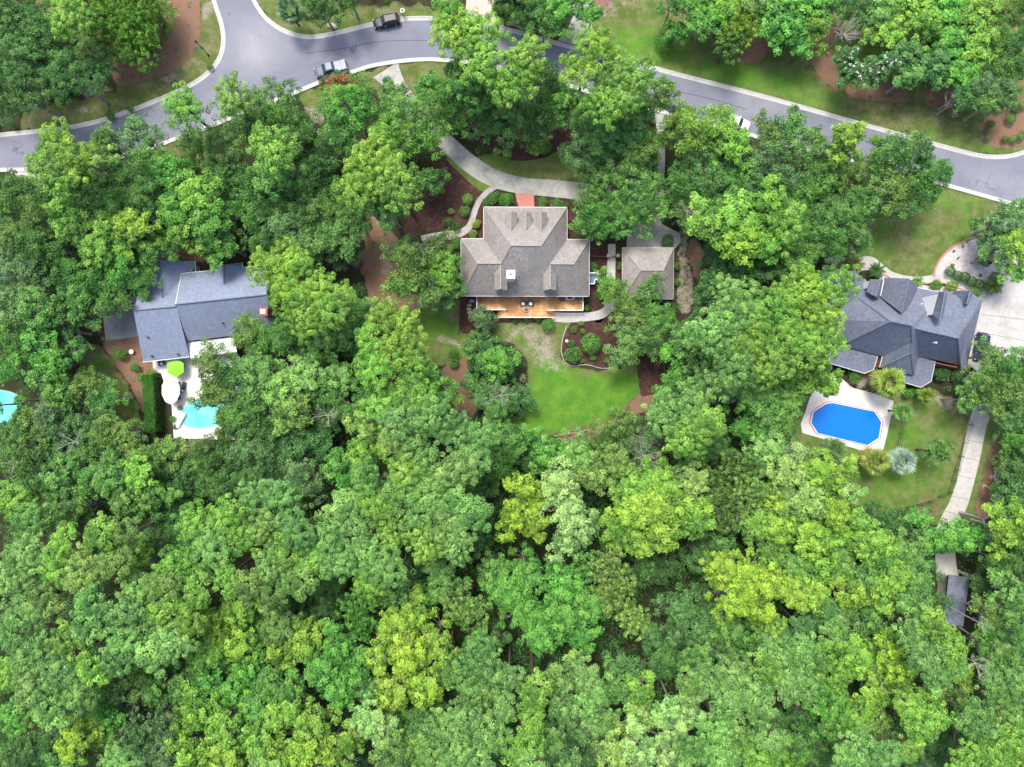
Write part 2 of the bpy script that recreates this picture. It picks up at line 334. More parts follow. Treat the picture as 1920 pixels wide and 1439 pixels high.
FOREST = None
patches = [   # cover (g grass, s straw, a sand, n bare litter), lushness, softness px, wobble px, polygon
 ('g', .08, 10, 10, [(90,-40),(400,-40),(420,90),(380,150),(250,215),(60,250),(60,200),(150,140),(90,60)]),
 ('n', 0, 12, 10, [(60,60),(200,120),(215,170),(130,190),(60,180)]),
 ('a', 0, 8, 14, [(150,150),(200,120),(215,150),(185,185),(150,178)]),
 ('a', 0, 6, 12, [(280,150),(330,135),(372,108),(378,120),(340,150),(290,168)]),
 ('a', 0, 6, 12, [(120,205),(160,195),(170,210),(130,222)]),
 ('a', 0, 5, 8, [(372,0),(400,0),(402,30),(378,45)]),
 ('s', 0, 3, 3, [(300,-40),(372,-40),(376,20),(374,70),(355,110),(318,136),(260,156),(222,160),(205,130),(215,90),(260,110),(310,80),(330,30)]),
 ('s', 0, 6, 8, [(130,-30),(200,0),(215,80),(180,90),(140,30)]),
 ('g', .4, 4, 3, [(470,-40),(830,-40),(900,-20),(960,0),(975,50),(830,36),(690,48),(575,70),(520,50),(480,0)]),
 ('a', 0, 8, 12, [(700,0),(760,5),(740,25),(690,35)]),
 ('n', 0, 8, 10, [(640,-30),(900,-30),(880,12),(740,8),(640,14)]),
 ('g', .42, 6, 5, [(1115,-40),(1930,-40),(1930,290),(1860,292),(1720,262),(1440,184),(1170,113),(1110,98)]),
 ('g', .68, 14, 12, [(1150,80),(1210,20),(1260,30),(1250,90),(1480,130),(1600,175),(1560,200),(1350,150),(1180,110)]),
 ('g', .15, 12, 14, [(1590,170),(1720,185),(1730,220),(1660,235),(1600,212)]),
 ('s', 0, 4, 4, [(1380,80),(1395,45),(1415,45),(1440,80),(1432,110),(1412,120),(1392,112)]),
 ('s', 0, 4, 4, [(1518,90),(1535,60),(1565,50),(1560,110),(1600,165),(1680,150),(1700,190),(1620,188),(1550,160),(1524,128)]),
 ('s', 0, 3, 3, [(1735,170),(1780,150),(1800,190),(1775,208),(1748,205),(1733,190)]),
 ('s', 0, 2, 2, [(1836,240),(1855,215),(1885,200),(1930,185),(1930,265),(1880,277),(1850,272),(1838,258)]),
 ('s', 0, 8, 8, [(1120,-30),(1145,0),(1140,20),(1122,14)]),
 ('a', 0, 8, 10, [(1128,25),(1170,0),(1180,12),(1130,38)]),
 ('a', 0, 6, 10, [(960,48),(1030,50),(1050,70),(1000,62)]),
 ('g', .35, 6, 5, [(560,180),(605,160),(760,118),(860,118),(870,170),(830,230),(760,230),(700,170),(640,160),(620,200),(585,215)]),
 ('a', 0, 8, 14, [(560,200),(600,195),(615,240),(625,270),(600,290),(590,240)]),
 ('g', .3, 8, 8, [(300,270),(380,248),(400,300),(350,320),(300,300)]),
 ('a', 0, 8, 12, [(155,300),(200,305),(195,345),(165,335)]),
 ('s', 0, 14, 14, [(690,390),(720,380),(745,470),(760,540),(720,590),(690,560),(680,470)]),
 ('a', 0, 5, 14, [(700,400),(712,400),(728,470),(735,520),(722,520),(715,460)]),
 ('a', 0, 5, 12, [(615,490),(665,485),(668,500),(625,508)]),
 ('s', 0, 10, 10, [(740,560),(790,550),(800,580),(760,600)]),
 ('g', .55, 8, 7, [(775,590),(865,560),(872,620),(900,640),(905,700),(870,720),(850,690),(810,680),(780,640)]),
 ('a', 0, 4, 12, [(815,625),(830,628),(860,640),(878,650),(870,658),(845,648),(815,636)]),
 ('s', 0, 6, 8, [(832,690),(880,670),(895,760),(880,790),(850,770),(835,730)]),
 ('g', .45, 5, 5, [(868,300),(925,285),(985,300),(1040,282),(1080,290),(1095,320),(1085,345),(960,335),(900,312),(920,360),(880,345),(838,300)]),
 ('g', .6, 5, 4, [(838,292),(850,292),(925,352),(910,362),(880,340)]),
 ('n', 0, 6, 8, [(560,340),(640,350),(650,400),(600,420),(560,380)]),
 ('g', .5, 5, 5, [(880,605),(1062,598),(1056,640),(1055,675),(1090,690),(1160,692),(1200,655),(1215,725),(1180,765),(1135,798),(1042,815),(965,826),(955,790),(985,735),(990,690),(960,640),(880,640)]),
 ('g', .95, 22, 14, [(1000,690),(1050,688),(1090,702),(1160,700),(1196,705),(1196,735),(1150,775),(1060,800),(975,815),(968,795),(1000,740)]),
 ('a', 0, 26, 24, [(950,612),(1020,604),(1060,640),(1058,700),(1000,690),(965,650)]),
 ('s', 0, 4, 4, [(1176,765),(1195,742),(1240,728),(1245,760),(1215,770),(1185,778)]),
 ('s', 0, 6, 6, [(1040,822),(1140,800),(1145,820),(1060,840),(1040,838)]),
 ('A', 0, 5, 7, [(1270,440),(1292,440),(1298,500),(1302,560),(1290,585),(1268,575),(1270,510)]),
 ('s', 0, 6, 6, [(1292,450),(1315,460),(1315,520),(1300,510)]),
 ('g', .45, 6, 6, [(1545,470),(1560,440),(1640,380),(1760,350),(1890,385),(1880,430),(1830,446),(1770,480),(1750,518),(1700,522),(1650,505),(1600,492)]),
 ('a', 0, 8, 10, [(1430,420),(1470,420),(1560,450),(1545,480),(1480,470)]),
 ('g', .42, 8, 8, [(1490,745),(1660,740),(1760,735),(1820,760),(1900,770),(1885,880),(1870,960),(1760,985),(1640,965),(1560,930),(1490,860)]),
 ('g', .58, 20, 12, [(1670,800),(1790,820),(1770,910),(1680,945),(1600,930),(1600,880)]),
 ('a', 0, 8, 8, [(1745,735),(1790,740),(1800,775),(1760,770)]),
 ('s', 0, 4, 6, [(1866,820),(1874,860),(1850,970),(1830,960),(1850,880)]),
 ('s', 0, 4, 5, [(1655,968),(1740,950),(1745,975),(1670,985)]),
 ('s', 0, 4, 5, [(1596,855),(1620,850),(1625,875),(1602,872)]),
 ('s', 0, 8, 8, [(195,640),(262,625),(275,670),(290,690),(285,790),(240,720),(205,680)]),
 ('g', .5, 10, 10, [(160,650),(195,655),(240,725),(262,800),(250,820),(200,760),(150,690)]),
 ('a', 0, 8, 10, [(175,590),(195,590),(198,640),(180,640)]),
 ('s', 0, 5, 6, [(278,740),(290,740),(292,810),(282,810)]),
 ('s', 0, 8, 8, [(350,830),(400,830),(400,890),(370,900)]),
 ('s', 0, 8, 8, [(295,470),(370,455),(380,490),(300,492)]),
 ('s', 0, 6, 8, [(1700,690),(1700,700),(1660,712),(1600,700),(1610,720)]),
 ('a', 0, 6, 8, [(1596,700),(1690,702),(1700,740),(1640,740),(1600,725)]),
]
fine_x = np.arange(-112, 112.01, 0.4); fine_y = np.arange(-88, 88.01, 0.4)
gx = np.concatenate([[-900, -500, -300, -180, -130], fine_x, [130, 180, 300, 500, 900]])
gy = np.concatenate([[-900, -500, -300, -180, -110], fine_y, [110, 180, 300, 500, 900]])
X, Y = np.meshgrid(gx, gy); PX = X * PPM + 960; PY = 719.5 - Y * PPM
cov = np.zeros(X.shape + (4,)); lush = np.zeros(X.shape)
WOB = (vnoise(X, Y, 2.2, 1) - 0.5) * 1.3 + (vnoise(X, Y, 0.9, 2) - 0.5) * 0.9
bx = {'g': 0, 's': 1, 'a': 2}
def apply_patch(c, lu, soft, wob, poly):
    tv = 1.0
    if c == 'a': soft = soft * 2.2 + 4; wob = wob * 1.5; tv = .57
    xs = [p[0] for p in poly]; ys = [p[1] for p in poly]; m = 30
    sel = (PX > min(xs) - m) & (PX < max(xs) + m) & (PY > min(ys) - m) & (PY < max(ys) + m)
    s_ = sdist(PX[sel], PY[sel], spline(poly, 3, True)) + WOB[sel] * wob
    w_ = np.clip(0.5 + s_ / (2 * soft), 0, 1); w_ = w_ * w_ * (3 - 2 * w_)
    tgt = np.zeros(4)
    if c == 'A': c = 'a'; tv = .55
    if c in bx: tgt[bx[c]] = tv
    if c == 'a': cov[sel, 2] = np.maximum(cov[sel, 2], tv * w_)
    else: cov[sel] = cov[sel] * (1 - w_[:, None]) + tgt * w_[:, None]
    lush[sel] = lush[sel] if c == 'a' else lush[sel] * (1 - w_) + lu * w_
for pt in patches: apply_patch(*pt)
# tree litter wobble over everything that is woodland
me = bpy.data.meshes.new('ground'); ny, nx = X.shape
Z = np.zeros(X.shape)
vco = np.stack([X, Y, Z], -1).reshape(-1, 3)
ii = np.arange(ny * nx).reshape(ny, nx)
q = np.stack([ii[:-1, :-1], ii[:-1, 1:], ii[1:, 1:], ii[1:, :-1]], -1).reshape(-1, 4)
def np_mesh(me, vco, q):
    n = q.shape[1]
    me.vertices.add(len(vco)); me.vertices.foreach_set('co', vco.astype(np.float32).ravel())
    me.loops.add(q.size); me.loops.foreach_set('vertex_index', q.astype(np.int32).ravel())
    me.polygons.add(len(q)); me.polygons.foreach_set('loop_start', np.arange(0, q.size, n, dtype=np.int32))
    me.update(calc_edges=True)
np_mesh(me, vco, q)
ca = me.attributes.new('cover', 'FLOAT_COLOR', 'POINT'); cc = cov.copy(); cc[..., 3] = 1; ca.data.foreach_set('color', cc.astype(np.float32).ravel())
la = me.attributes.new('lush', 'FLOAT', 'POINT'); la.data.foreach_set('value', lush.astype(np.float32).ravel())
prop(link('ground', me, GROUND), kind='structure')

blocked = []                                # polygons (px) where no undergrowth grows
def sheet(name, px, z, mat, kind='structure', thick=0.0, block=True, parent=None):
    pts = [P(x, y) for x, y in px]
    b = MB()
    if thick: b.prism([(p.x, p.y) for p in pts], z - thick, z)
    else:
        a = sum(pts[i].x * pts[i - 1].y - pts[i - 1].x * pts[i].y for i in range(len(pts)))
        if a > 0: pts = pts[::-1]
        b.add([(p.x, p.y, z) for p in pts], [tuple(range(len(pts)))])
    o = b.obj(name, mat, parent)
    if kind: o['kind'] = kind
    if block: blocked.append(px)
    return o
def strip_px(center, sub=6):                # [(x, y, width)] -> polygon
    s_ = spline(center, sub); L = []; Rr = []
    for i, (x, y, wd) in enumerate(s_):
        a = s_[max(i - 1, 0)]; b = s_[min(i + 1, len(s_) - 1)]; dx, dy = b[0] - a[0], b[1] - a[1]; d = math.hypot(dx, dy) or 1
        L.append((x - dy / d * wd / 2, y + dx / d * wd / 2)); Rr.append((x + dy / d * wd / 2, y - dx / d * wd / 2))
    return L + Rr[::-1]

sheet('road', road_px, 0.012, ASPHALT)
def kerb(name, pts, side):
    s_ = [P(x, y) for x, y in spline(pts, 5)]; b = MB(); prof = [(0.0, 0.004), (0.0, 0.13), (0.16, 0.125), (0.3, 0.05), (0.75, 0.022), (0.75, 0.004)]
    vs = []; m = len(prof)
    for i, p in enumerate(s_):
        a = s_[max(i - 1, 0)]; c = s_[min(i + 1, len(s_) - 1)]; d = (c - a).normalized(); q_ = Vector((-d.y, d.x, 0)) * side
        vs += [(p.x + q_.x * o_, p.y + q_.y * o_, z) for o_, z in prof]
    fs = [(i * m + j, i * m + j + 1, (i + 1) * m + j + 1, (i + 1) * m + j) if side < 0 else (i * m + j + 1, i * m + j, (i + 1) * m + j, (i + 1) * m + j + 1) for i in range(len(s_) - 1) for j in range(m - 1)]
    b.add(vs, fs); o = b.obj('kerb', CURB); o['kind'] = 'structure'
kerb('kerb', TOP_L, -1); kerb('kerb', TOP_R, -1); kerb('kerb', BOT, 1)
seam = MB()
for pts in ([(480,172),(520,160),(560,150)], [(575,100),(640,92),(700,80),(770,76),(830,78)], [(1150,150),(1300,178),(1400,205)], [(160,262),(240,250),(330,225)]):
    s_ = strip_px([(x, y, 1.3) for x, y in pts], 5); pp = [P(*p) for p in s_]; seam.add([(p.x, p.y, 0.016) for p in pp], [tuple(range(len(pp)))])
prop(seam.obj('road_seam', simple('tar_seam', (0.07, 0.075, 0.095), 0.8)), kind='structure')

# driveways, paths, beds
drive = strip_px([(723,131,56),(730,142,46),(745,165,36),(775,205,32),(812,243,30),(846,276,32),(882,308,34),(925,334,33),(975,348,31),(1040,354,32),(1100,362,34),(1150,380,40),(1195,420,44),(1215,455,44)])
sheet('driveway', drive, 0.02, CONC)
sheet('driveway', strip_px([(1243,208,36),(1240,250,16),(1240,300,14),(1238,350,14),(1232,400,20),(1222,440,36)]), 0.016, CONC)
sheet('driveway', [(1175,425),(1195,418),(1240,420),(1275,438),(1276,455),(1262,470),(1175,470)], 0.024, CONC)
sheet('driveway', [(18,322),(72,322),(84,345),(78,362),(40,360)], 0.016, CONC_W)
sheet('driveway', [(872,36),(928,46),(935,30),(925,-20),(876,-20)], 0.016, PINKC)
sheet('driveway', [(1045,76),(1108,92),(1112,60),(1105,30),(1115,-30),(1070,-30),(1075,30),(1060,62)], 0.016, CONC)
sheet('driveway', [(1885,386),(1940,402),(1940,670),(1885,688),(1850,700),(1806,708),(1808,640),(1828,575),(1846,530),(1866,500),(1874,470),(1880,430)], 0.016, CONC_W)
sheet('driveway', [(192,578),(222,560),(262,555),(262,630),(198,640)], 0.016, CONC_G)
sheet('path', strip_px([(930,350,9),(912,362,10),(897,380,10),(888,402,11),(882,422,12),(868,435,14),(845,441,16),(820,442,12),(790,447,10)]), 0.016, STONE)
sheet('path', strip_px([(1147,458,14),(1147,480,14),(1146,500,16),(1145,530,17),(1145,560,17),(1141,578,17),(1128,589,17),(1105,594,16),(1070,596,18),(1036,595,18)]), 0.028, CONC_W)
sheet('path', [(966,362),(1001,364),(1002,392),(974,392),(969,378)], 0.03, PAVER)
sheet('path', strip_px([(1596,512,20),(1610,498,24),(1630,494,26),(1648,503,20),(1668,515,14),(1695,523,13),(1725,526,13),(1755,523,15),(1785,528,18),(1812,540,16),(1845,556,14)]), 0.02, CONC_W)
sheet('gravel_bed', spline([(1750,518),(1753,505),(1766,482),(1790,463),(1830,446),(1880,436),(1886,470),(1872,500),(1853,528),(1838,543),(1800,530),(1775,521)], 4, True), 0.012, GRAVEL)
sheet('gravel_bed', spline([(1546,489),(1562,482),(1585,484),(1600,495),(1595,510),(1560,508)], 4, True), 0.012, GRAVEL)
sheet('gravel_bed', spline([(1655,512),(1680,522),(1730,535),(1790,540),(1845,560),(1830,580),(1740,560),(1650,545)], 4, True), 0.008, GRAVEL)
sheet('path', strip_px([(1800,690,30),(1845,735,34),(1842,770,34),(1832,800,35),(1820,860,34),(1808,910,33),(1797,945,34),(1782,975,35),(1773,1000,36),(1772,1040,38),(1778,1090,40)]), 0.016, CONC_W)
jt = MB()
for a, c in (((1814,826),(1844,832)),((1803,857),(1834,864)),((1795,891),(1824,898)),((1783,930),(1815,937)),((1764,957),(1800,966)),((1754,1030),(1792,1034)),((1840,590),(1925,600)),((1830,622),(1925,640))):
    p, q_ = P(*a), P(*c); d = (q_ - p).normalized(); n_ = Vector((-d.y, d.x, 0)) * 0.05
    jt.add([(v.x, v.y, 0.021) for v in (p - n_, q_ - n_, q_ + n_, p + n_)], [(0, 1, 2, 3)])
prop(jt.obj('paving_joint', simple('joint', (0.22, 0.21, 0.2), 0.9)), kind='structure')
for poly in ([(782,332),(800,322),(832,300),(848,312),(880,342),(905,366),(890,392),(880,415),(862,428),(815,432),(780,440),(755,430),(770,400)],
             [(872,268),(905,270),(930,290),(970,302),(1020,296),(1052,283),(1080,296),(1100,320),(1110,270),(1060,240),(960,240),(900,250)],
             [(890,400),(906,385),(965,380),(966,392),(910,396),(908,450),(866,452),(860,438),(880,428)],
             [(1004,370),(1060,376),(1085,388),(1095,430),(1140,470),(1136,590),(1108,590),(1104,450),(1064,446),(1062,392),(1004,392)],
             [(866,548),(898,556),(898,585),(935,596),(1045,600),(1045,606),(940,606),(915,618),(868,626),(862,600)],
             [(1080,600),(1125,600),(1150,575),(1165,560),(1180,610),(1185,650),(1165,672),(1154,688),(1128,690),(1100,683),(1072,686),(1056,674),(1053,650),(1060,625)],
             [(1194,655),(1215,650),(1240,690),(1246,728),(1215,742),(1200,735)],
             [(958,765),(975,700),(990,705),(985,745),(968,780)],
             [(1150,470),(1172,470),(1172,565),(1154,580),(1156,520)]):
    sheet('mulch_bed', spline(poly, 5, True), 0.008, MULCH, block=True)
# timber edging of the lawn
def edging(name, label, pts, mat, w_=0.12, h_=0.22):
    b = MB(); s_ = [P(x, y) for x, y in spline(pts, 3)]
    for a, c in zip(s_[:-1], s_[1:]): b.beam((a.x, a.y, h_), (c.x, c.y, h_), w_, h_)
    return prop(b.obj(name, mat), label, 'edging')
edging('timber_edging', 'low brown timber edging along the bottom edge of the bright back lawn', [(1038,818),(1075,812),(1110,804),(1140,797)], TIMBER, 0.3, 0.35)
edging('brick_edging', 'curved pink brick edging between the dull lawn and white gravel bed', [(1751,519),(1754,503),(1767,481),(1791,461),(1830,444),(1862,437)], PAVER, 0.35, 0.1)
edging('brick_edging', 'thin brick edging between white path and gravel beside the blue-grey roof', [(1655,514),(1690,531),(1725,533),(1760,530),(1795,540),(1830,556)], PAVER, 0.2, 0.1)
edging('stone_edging', 'pale stone edging around the dark mulch bed in the back garden', [(1062,612),(1054,640),(1054,668),(1070,686),(1100,684),(1128,691),(1154,689)], STONE, 0.13, 0.08)

# ------------------------------------------------------------------ houses
def roof_mesh(V, faces, soffit, drop=0.18):
    """V: name -> (px, py, h); top faces by names; soffit: eave loop closed underneath"""
    names = list(V); idx = {n_: i for i, n_ in enumerate(names)}
    vs = [tuple(P(*V[n_])) for n_ in names]; fs = [tuple(idx[k] for k in f) for f in faces]
    k = len(vs)
    for n_ in soffit: p = P(*V[n_]); vs.append((p.x, p.y, V[n_][2] - drop))
    m = len(soffit); fs.append(tuple(range(k, k + m)))
    for i in range(m): fs.append((idx[soffit[i]], idx[soffit[(i + 1) % m]], k + (i + 1) % m, k + i))
    return MB().add(vs, fs)
def caps(V, pairs, w_=0.22):
    b = MB()
    for a, c in pairs:
        p, q_ = P(*V[a]), P(*V[c]); up = Vector((0, 0, 0.03)); b.tube(p + up, q_ + up, w_ * 0.5, n=5)
    return b
def gutter(V, loop, w_=0.13, h_=0.12, inset=0.0):
    b = MB()
    for a, c in loop:
        p, q_ = P(*V[a]), P(*V[c]); b.tube((p.x, p.y, p.z - 0.05), (q_.x, q_.y, q_.z - 0.05), w_ * 0.6, n=6)
    return b
def walls_from(parent, polys, h, mat, inset=0.0):
    b = MB()
    for poly in polys: pts = [P(x, y, h) for x, y in poly]; b.prism([(p.x, p.y) for p in pts], 0, h)
    return b.obj('wall', mat, parent)
def window(parent, p, q_, z0, z1, out_n):
    """window on a wall between p and q (world xy); sub-parts glass in a frame"""
    p = Vector((p[0], p[1], 0)); q_ = Vector((q_[0], q_[1], 0)); d = (q_ - p).normalized(); n_ = Vector((out_n[0], out_n[1], 0))
    b = MB()
    for (a, c, za, zb) in ((p, p + d * .1, z0, z1), (q_ - d * .1, q_, z0, z1), (p + d * .1, q_ - d * .1, z0, z0 + .1), (p + d * .1, q_ - d * .1, z1 - .1, z1)):
        vs = [a, c, c + n_ * .06, a + n_ * .06]; b.add([(v.x, v.y, za) for v in vs] + [(v.x, v.y, zb) for v in vs], [(0, 1, 2, 3), (7, 6, 5, 4), (0, 4, 5, 1), (1, 5, 6, 2), (2, 6, 7, 3), (3, 7, 4, 0)])
    f = b.obj('window', WHITE, parent); g = MB(); a = p + d * .1; c = q_ - d * .1
    vs = [a, c, c + n_ * .03, a + n_ * .03]; g.add([(v.x, v.y, z0 + .1) for v in vs] + [(v.x, v.y, z1 - .1) for v in vs], [(0, 1, 2, 3), (7, 6, 5, 4), (0, 4, 5, 1), (1, 5, 6, 2), (2, 6, 7, 3), (3, 7, 4, 0)])
    g.obj('pane', GLASS, f); return f
def vent(parent, px, py, h, r=0.09, mat=DARK, hh=0.35):
    p = P(px, py, h); return MB().tube((p.x, p.y, h - 0.4), (p.x, p.y, h + hh), r * 1.3, n=8).obj('roof_vent', mat, parent)

# --- main house
E = 3.6
MV = dict(tl=(907.2,388.5,E), tr=(1063.2,389.3,E), rl=(958.4,460.8,10.2), rr=(1014.4,461.2,10.2),
          wl=(864.4,448,E), wj=(906.9,448,E), l1=(896,494.6,8.0), l2=(939.4,494.6,8.0), bl=(864.8,555.4,E),
          ej=(1063.2,449.1,E), er=(1105.1,449.4,E), r1=(1031.5,495.5,8.0), r2=(1075.8,495.9,8.0), br=(1104.4,556,E))
house = thing('tan_house', 'taupe shingled hip-roofed house with dormers and an orange wooden rear deck', 'house', P(985, 480))
def sub(parent, o): o.parent = parent; o.matrix_parent_inverse = Matrix.Translation(parent.location).inverted(); return o
_faces = [('tl','rl','rr','tr'), ('tl','wj','l2','rl'), ('wl','l1','l2','wj'), ('wl','bl','l1'), ('tr','rr','r1','ej'), ('ej','r1','r2','er'), ('er','r2','br'),
          ('bl','br','r2','r1','rr','rl','l2','l1')]
b = roof_mesh(MV, _faces, ['tl','tr','ej','er','br','bl','wl','wj'])
roof = b.obj('roof', SH_TAN, house); sub(house, roof)
sub(house, caps(MV, [('tl','rl'),('rl','rr'),('rr','tr'),('wl','l1'),('l1','l2'),('r1','r2'),('r2','er'),('l1','bl'),('r2','br'),('l2','rl'),('rr','r1')], .2).obj('ridge_cap', RIDGE_T, house))
sub(house, gutter(MV, [('tl','tr'),('tr','ej'),('ej','er'),('er','br'),('br','bl'),('bl','wl'),('wl','wj'),('wj','tl')]).obj('gutter', WHITE, house))
sub(house, walls_from(house, [[(912,394),(1058,395),(1058,460),(912,460)], [(870,453),(1099,454),(1098,549),(871,549)]], E - 0.2, SIDING))
ywall = P(0, 549, E).y
for a in (880, 905, 930, 1010, 1040, 1075):
    p = P(a, 549, E); sub(house, window(house, (p.x, p.y - .01), (p.x + 1.3, p.y - .01), 1.7, 3.1, (0, -1)))
for a in (968, 986): p = P(a, 549, E); sub(house, MB().box(p.x, p.x + 1.0, p.y - .08, p.y - .005, 0.95, 3.0).obj('door', GLASS, house))
def dormer(parent, xr, half, y_back, y_front, h_ridge, h_eave, h_base, mat, capm, front_mat, face_dir, wallmat=None, rot=0):
    """gable dormer along the y axis; px coordinates of the ridge"""
    yb = P(xr, y_back, h_ridge).y; yf = P(xr, y_front, h_ridge).y; x = P(xr, y_front, h_ridge).x
    s_ = 1 if yf > yb else -1
    v = [(x, yb, h_ridge), (x, yf, h_ridge), (x - half, yf, h_eave), (x + half, yf, h_eave), (x - half, yb, h_eave), (x + half, yb, h_eave)]
    b = MB(); b.add(v, [(0, 1, 2, 4), (0, 5, 3, 1)]); t = -0.12
    b.add([(a, c, d + t) for a, c, d in v], [(0, 4, 2, 1), (0, 1, 3, 5)])
    b.add([v[2], v[1], (v[1][0], v[1][1], v[1][2] + t), (v[2][0], v[2][1], v[2][2] + t)], [(0, 1, 2, 3)]); b.add([v[1], v[3], (v[3][0], v[3][1], v[3][2] + t), (v[1][0], v[1][1], v[1][2] + t)], [(0, 1, 2, 3)])
    d = b.obj('dormer', mat, parent); sub(parent, d)
    hw = half - 0.12; y0 = yf - s_ * 0.2
    wv = [(x - hw, y0, h_base), (x + hw, y0, h_base), (x + hw, y0, h_eave), (x, y0, h_ridge - 0.15), (x - hw, y0, h_eave)]
    wv2 = [(a, yb, c) for a, _, c in wv]
    ww = MB().add(wv + wv2, [(0, 1, 2, 3, 4), (9, 8, 7, 6, 5), (0, 4, 9, 5), (1, 6, 7, 2), (0, 5, 6, 1)]).obj('dormer_wall', wallmat or SIDING, d)
    cp = MB().tube((x, yb, h_ridge + .02), (x, yf, h_ridge + .02), .1, n=5).obj('ridge_cap', capm, d)
    for o in (ww, cp): o.matrix_parent_inverse = Matrix.Identity(4)
    fw = window(d, (x - .42, y0), (x + .42, y0), h_base + (h_eave - h_base) * .25, h_eave + .1, (0, s_))
    return d
for xr in (957.8, 986, 1014.4): dormer(house, xr, 1.05, 437, 396, 7.9, 6.7, 4.6, SH_TAN, RIDGE_T, WHITE, 1)
for xr in (938.8, 1031.9): dormer(house, xr, 1.08, 497, 542.5, 7.95, 6.6, 3.9, SH_TAN, RIDGE_T, WHITE, -1)
ch = P(957.8, 515, 10)
chm = sub(house, MB().box(ch.x - .62, ch.x + .62, ch.y - .62, ch.y + .62, 4.5, 10.0).box(ch.x - .7, ch.x + .7, ch.y - .7, ch.y + .7, 10.0, 10.12).obj('chimney', WHITE, house))
MB().tube((ch.x, ch.y, 10.1), (ch.x, ch.y, 10.3), .16, n=10).obj('flue', DARK, chm)
for px, py, h in ((974,489,8.2),(973.5,519,6.2),(872,493,4.4),(1085.5,490,6.2)): sub(house, vent(house, px, py, h))
# deck
DH = 0.95
dpoly = [(893.5,540),(1093.5,540),(1093.5,581.5),(1026,581.5),(1026,595),(945,595),(945,581.5),(893.5,581.5)]
pts = [P(x, y, DH) for x, y in dpoly]
dk = sub(house, MB().prism([(p.x, p.y) for p in pts], DH - .15, DH).obj('deck', DECK, house))
b = MB()
def rail(b, a, c, z0, z1=None, n=None, horiz=True):
    z1 = z0 if z1 is None else z1
    p = P(a[0], a[1], z0 + 1); q_ = P(c[0], c[1], z1 + 1); p.z = z0; q_.z = z1
    L = (q_ - p).length; n = max(2, int(L / 0.14)); up = Vector((0, 0, .95))
    b.beam(p + up, q_ + up, .16, .06); b.beam(p + Vector((0, 0, .15)), q_ + Vector((0, 0, .15)), .06, .06)
    for i in range(n + 1):
        r_ = p.lerp(q_, i / n); t = .06 if i % 12 == 0 else .018
        b.box(r_.x - t, r_.x + t, r_.y - t, r_.y + t, r_.z, r_.z + .95)
for a, c, z0, z1 in (((893.8,556),(893.8,580.5),DH,DH),((893.8,580.8),(949,580.8),DH,DH),((1026,582),(1093,582),DH,DH),((1093.3,582),(1093.3,557),DH,DH),((944,595.2),(1026,595.2),DH,DH),((944,595.2),(933,595.2),DH,0.1),((1026,595.2),(1041,596),DH,0.1)): rail(b, a, c, z0, z1)
b.obj('deck_railing', WHITE, dk).matrix_parent_inverse = Matrix.Identity(4)
b = MB()
for sx, x0, x1 in ((-1, 945, 933), (1, 1026, 1041)):
    for k in range(5):
        a = P(x0 + (x1 - x0) * k / 5, 583, .5); c = P(x0 + (x1 - x0) * (k + 1) / 5, 594.5, .5); z = DH - (k + 1) * DH / 5.6
        b.box(min(a.x, c.x), max(a.x, c.x), c.y, a.y, 0, z)
    b.obj('stair', DECK, dk).matrix_parent_inverse = Matrix.Identity(4); b = MB()
# lattice under deck + blue side porch
po = [(1103,511.5),(1126,513.5),(1126,520),(1114,525),(1114,532),(1103,533)]; pts = [P(x, y, 1.0) for x, y in po]
bp = sub(house, MB().prism([(p.x, p.y) for p in pts], 0.02, 1.0).obj('side_porch', BLUEP, house))
b = MB()
for run in ([((1105,511.5),(1118,511.5)),((1118,511.5),(1126,513.5))], [((1126,524),(1115,524)),((1115,524),(1115,532)),((1115,532),(1105,532))]):
    b = MB()
    for a, c in run: rail(b, a, c, 1.0)
    b.obj('porch_railing', WHITE, bp).matrix_parent_inverse = Matrix.Identity(4)

# --- garage
g = thing('garage', 'small square detached garage with taupe hip roof beside the taupe house', 'garage', P(1215, 515))
GV = dict(a=(1167,465,2.9), b=(1263,465,2.9), c=(1262.5,561,2.9), d=(1167,561,2.9), r1=(1201.5,507.2,5.9), r2=(1243.5,507.4,5.9))
sub(g, roof_mesh(GV, [('a','r1','r2','b'),('b','r2','c'),('c','r2','r1','d'),('d','r1','a')], ['a','b','c','d']).obj('roof', SH_TAN, g))
sub(g, caps(GV, [('a','r1'),('r1','r2'),('r2','b'),('r2','c'),('r1','d')]).obj('ridge_cap', RIDGE_T, g))
sub(g, gutter(GV, [('a','b'),('b','c'),('c','d'),('d','a')], .1).obj('gutter', SIDING, g))
sub(g, walls_from(g, [[(1171,469),(1259,469),(1258.5,557),(1171,557)]], 2.75, SIDING))
for a in (1180, 1222): p = P(a, 469, 2.9); sub(g, MB().box(p.x, p.x + 2.7, p.y + .005, p.y + .06, 0.02, 2.2).obj('garage_door', WHITE, g))

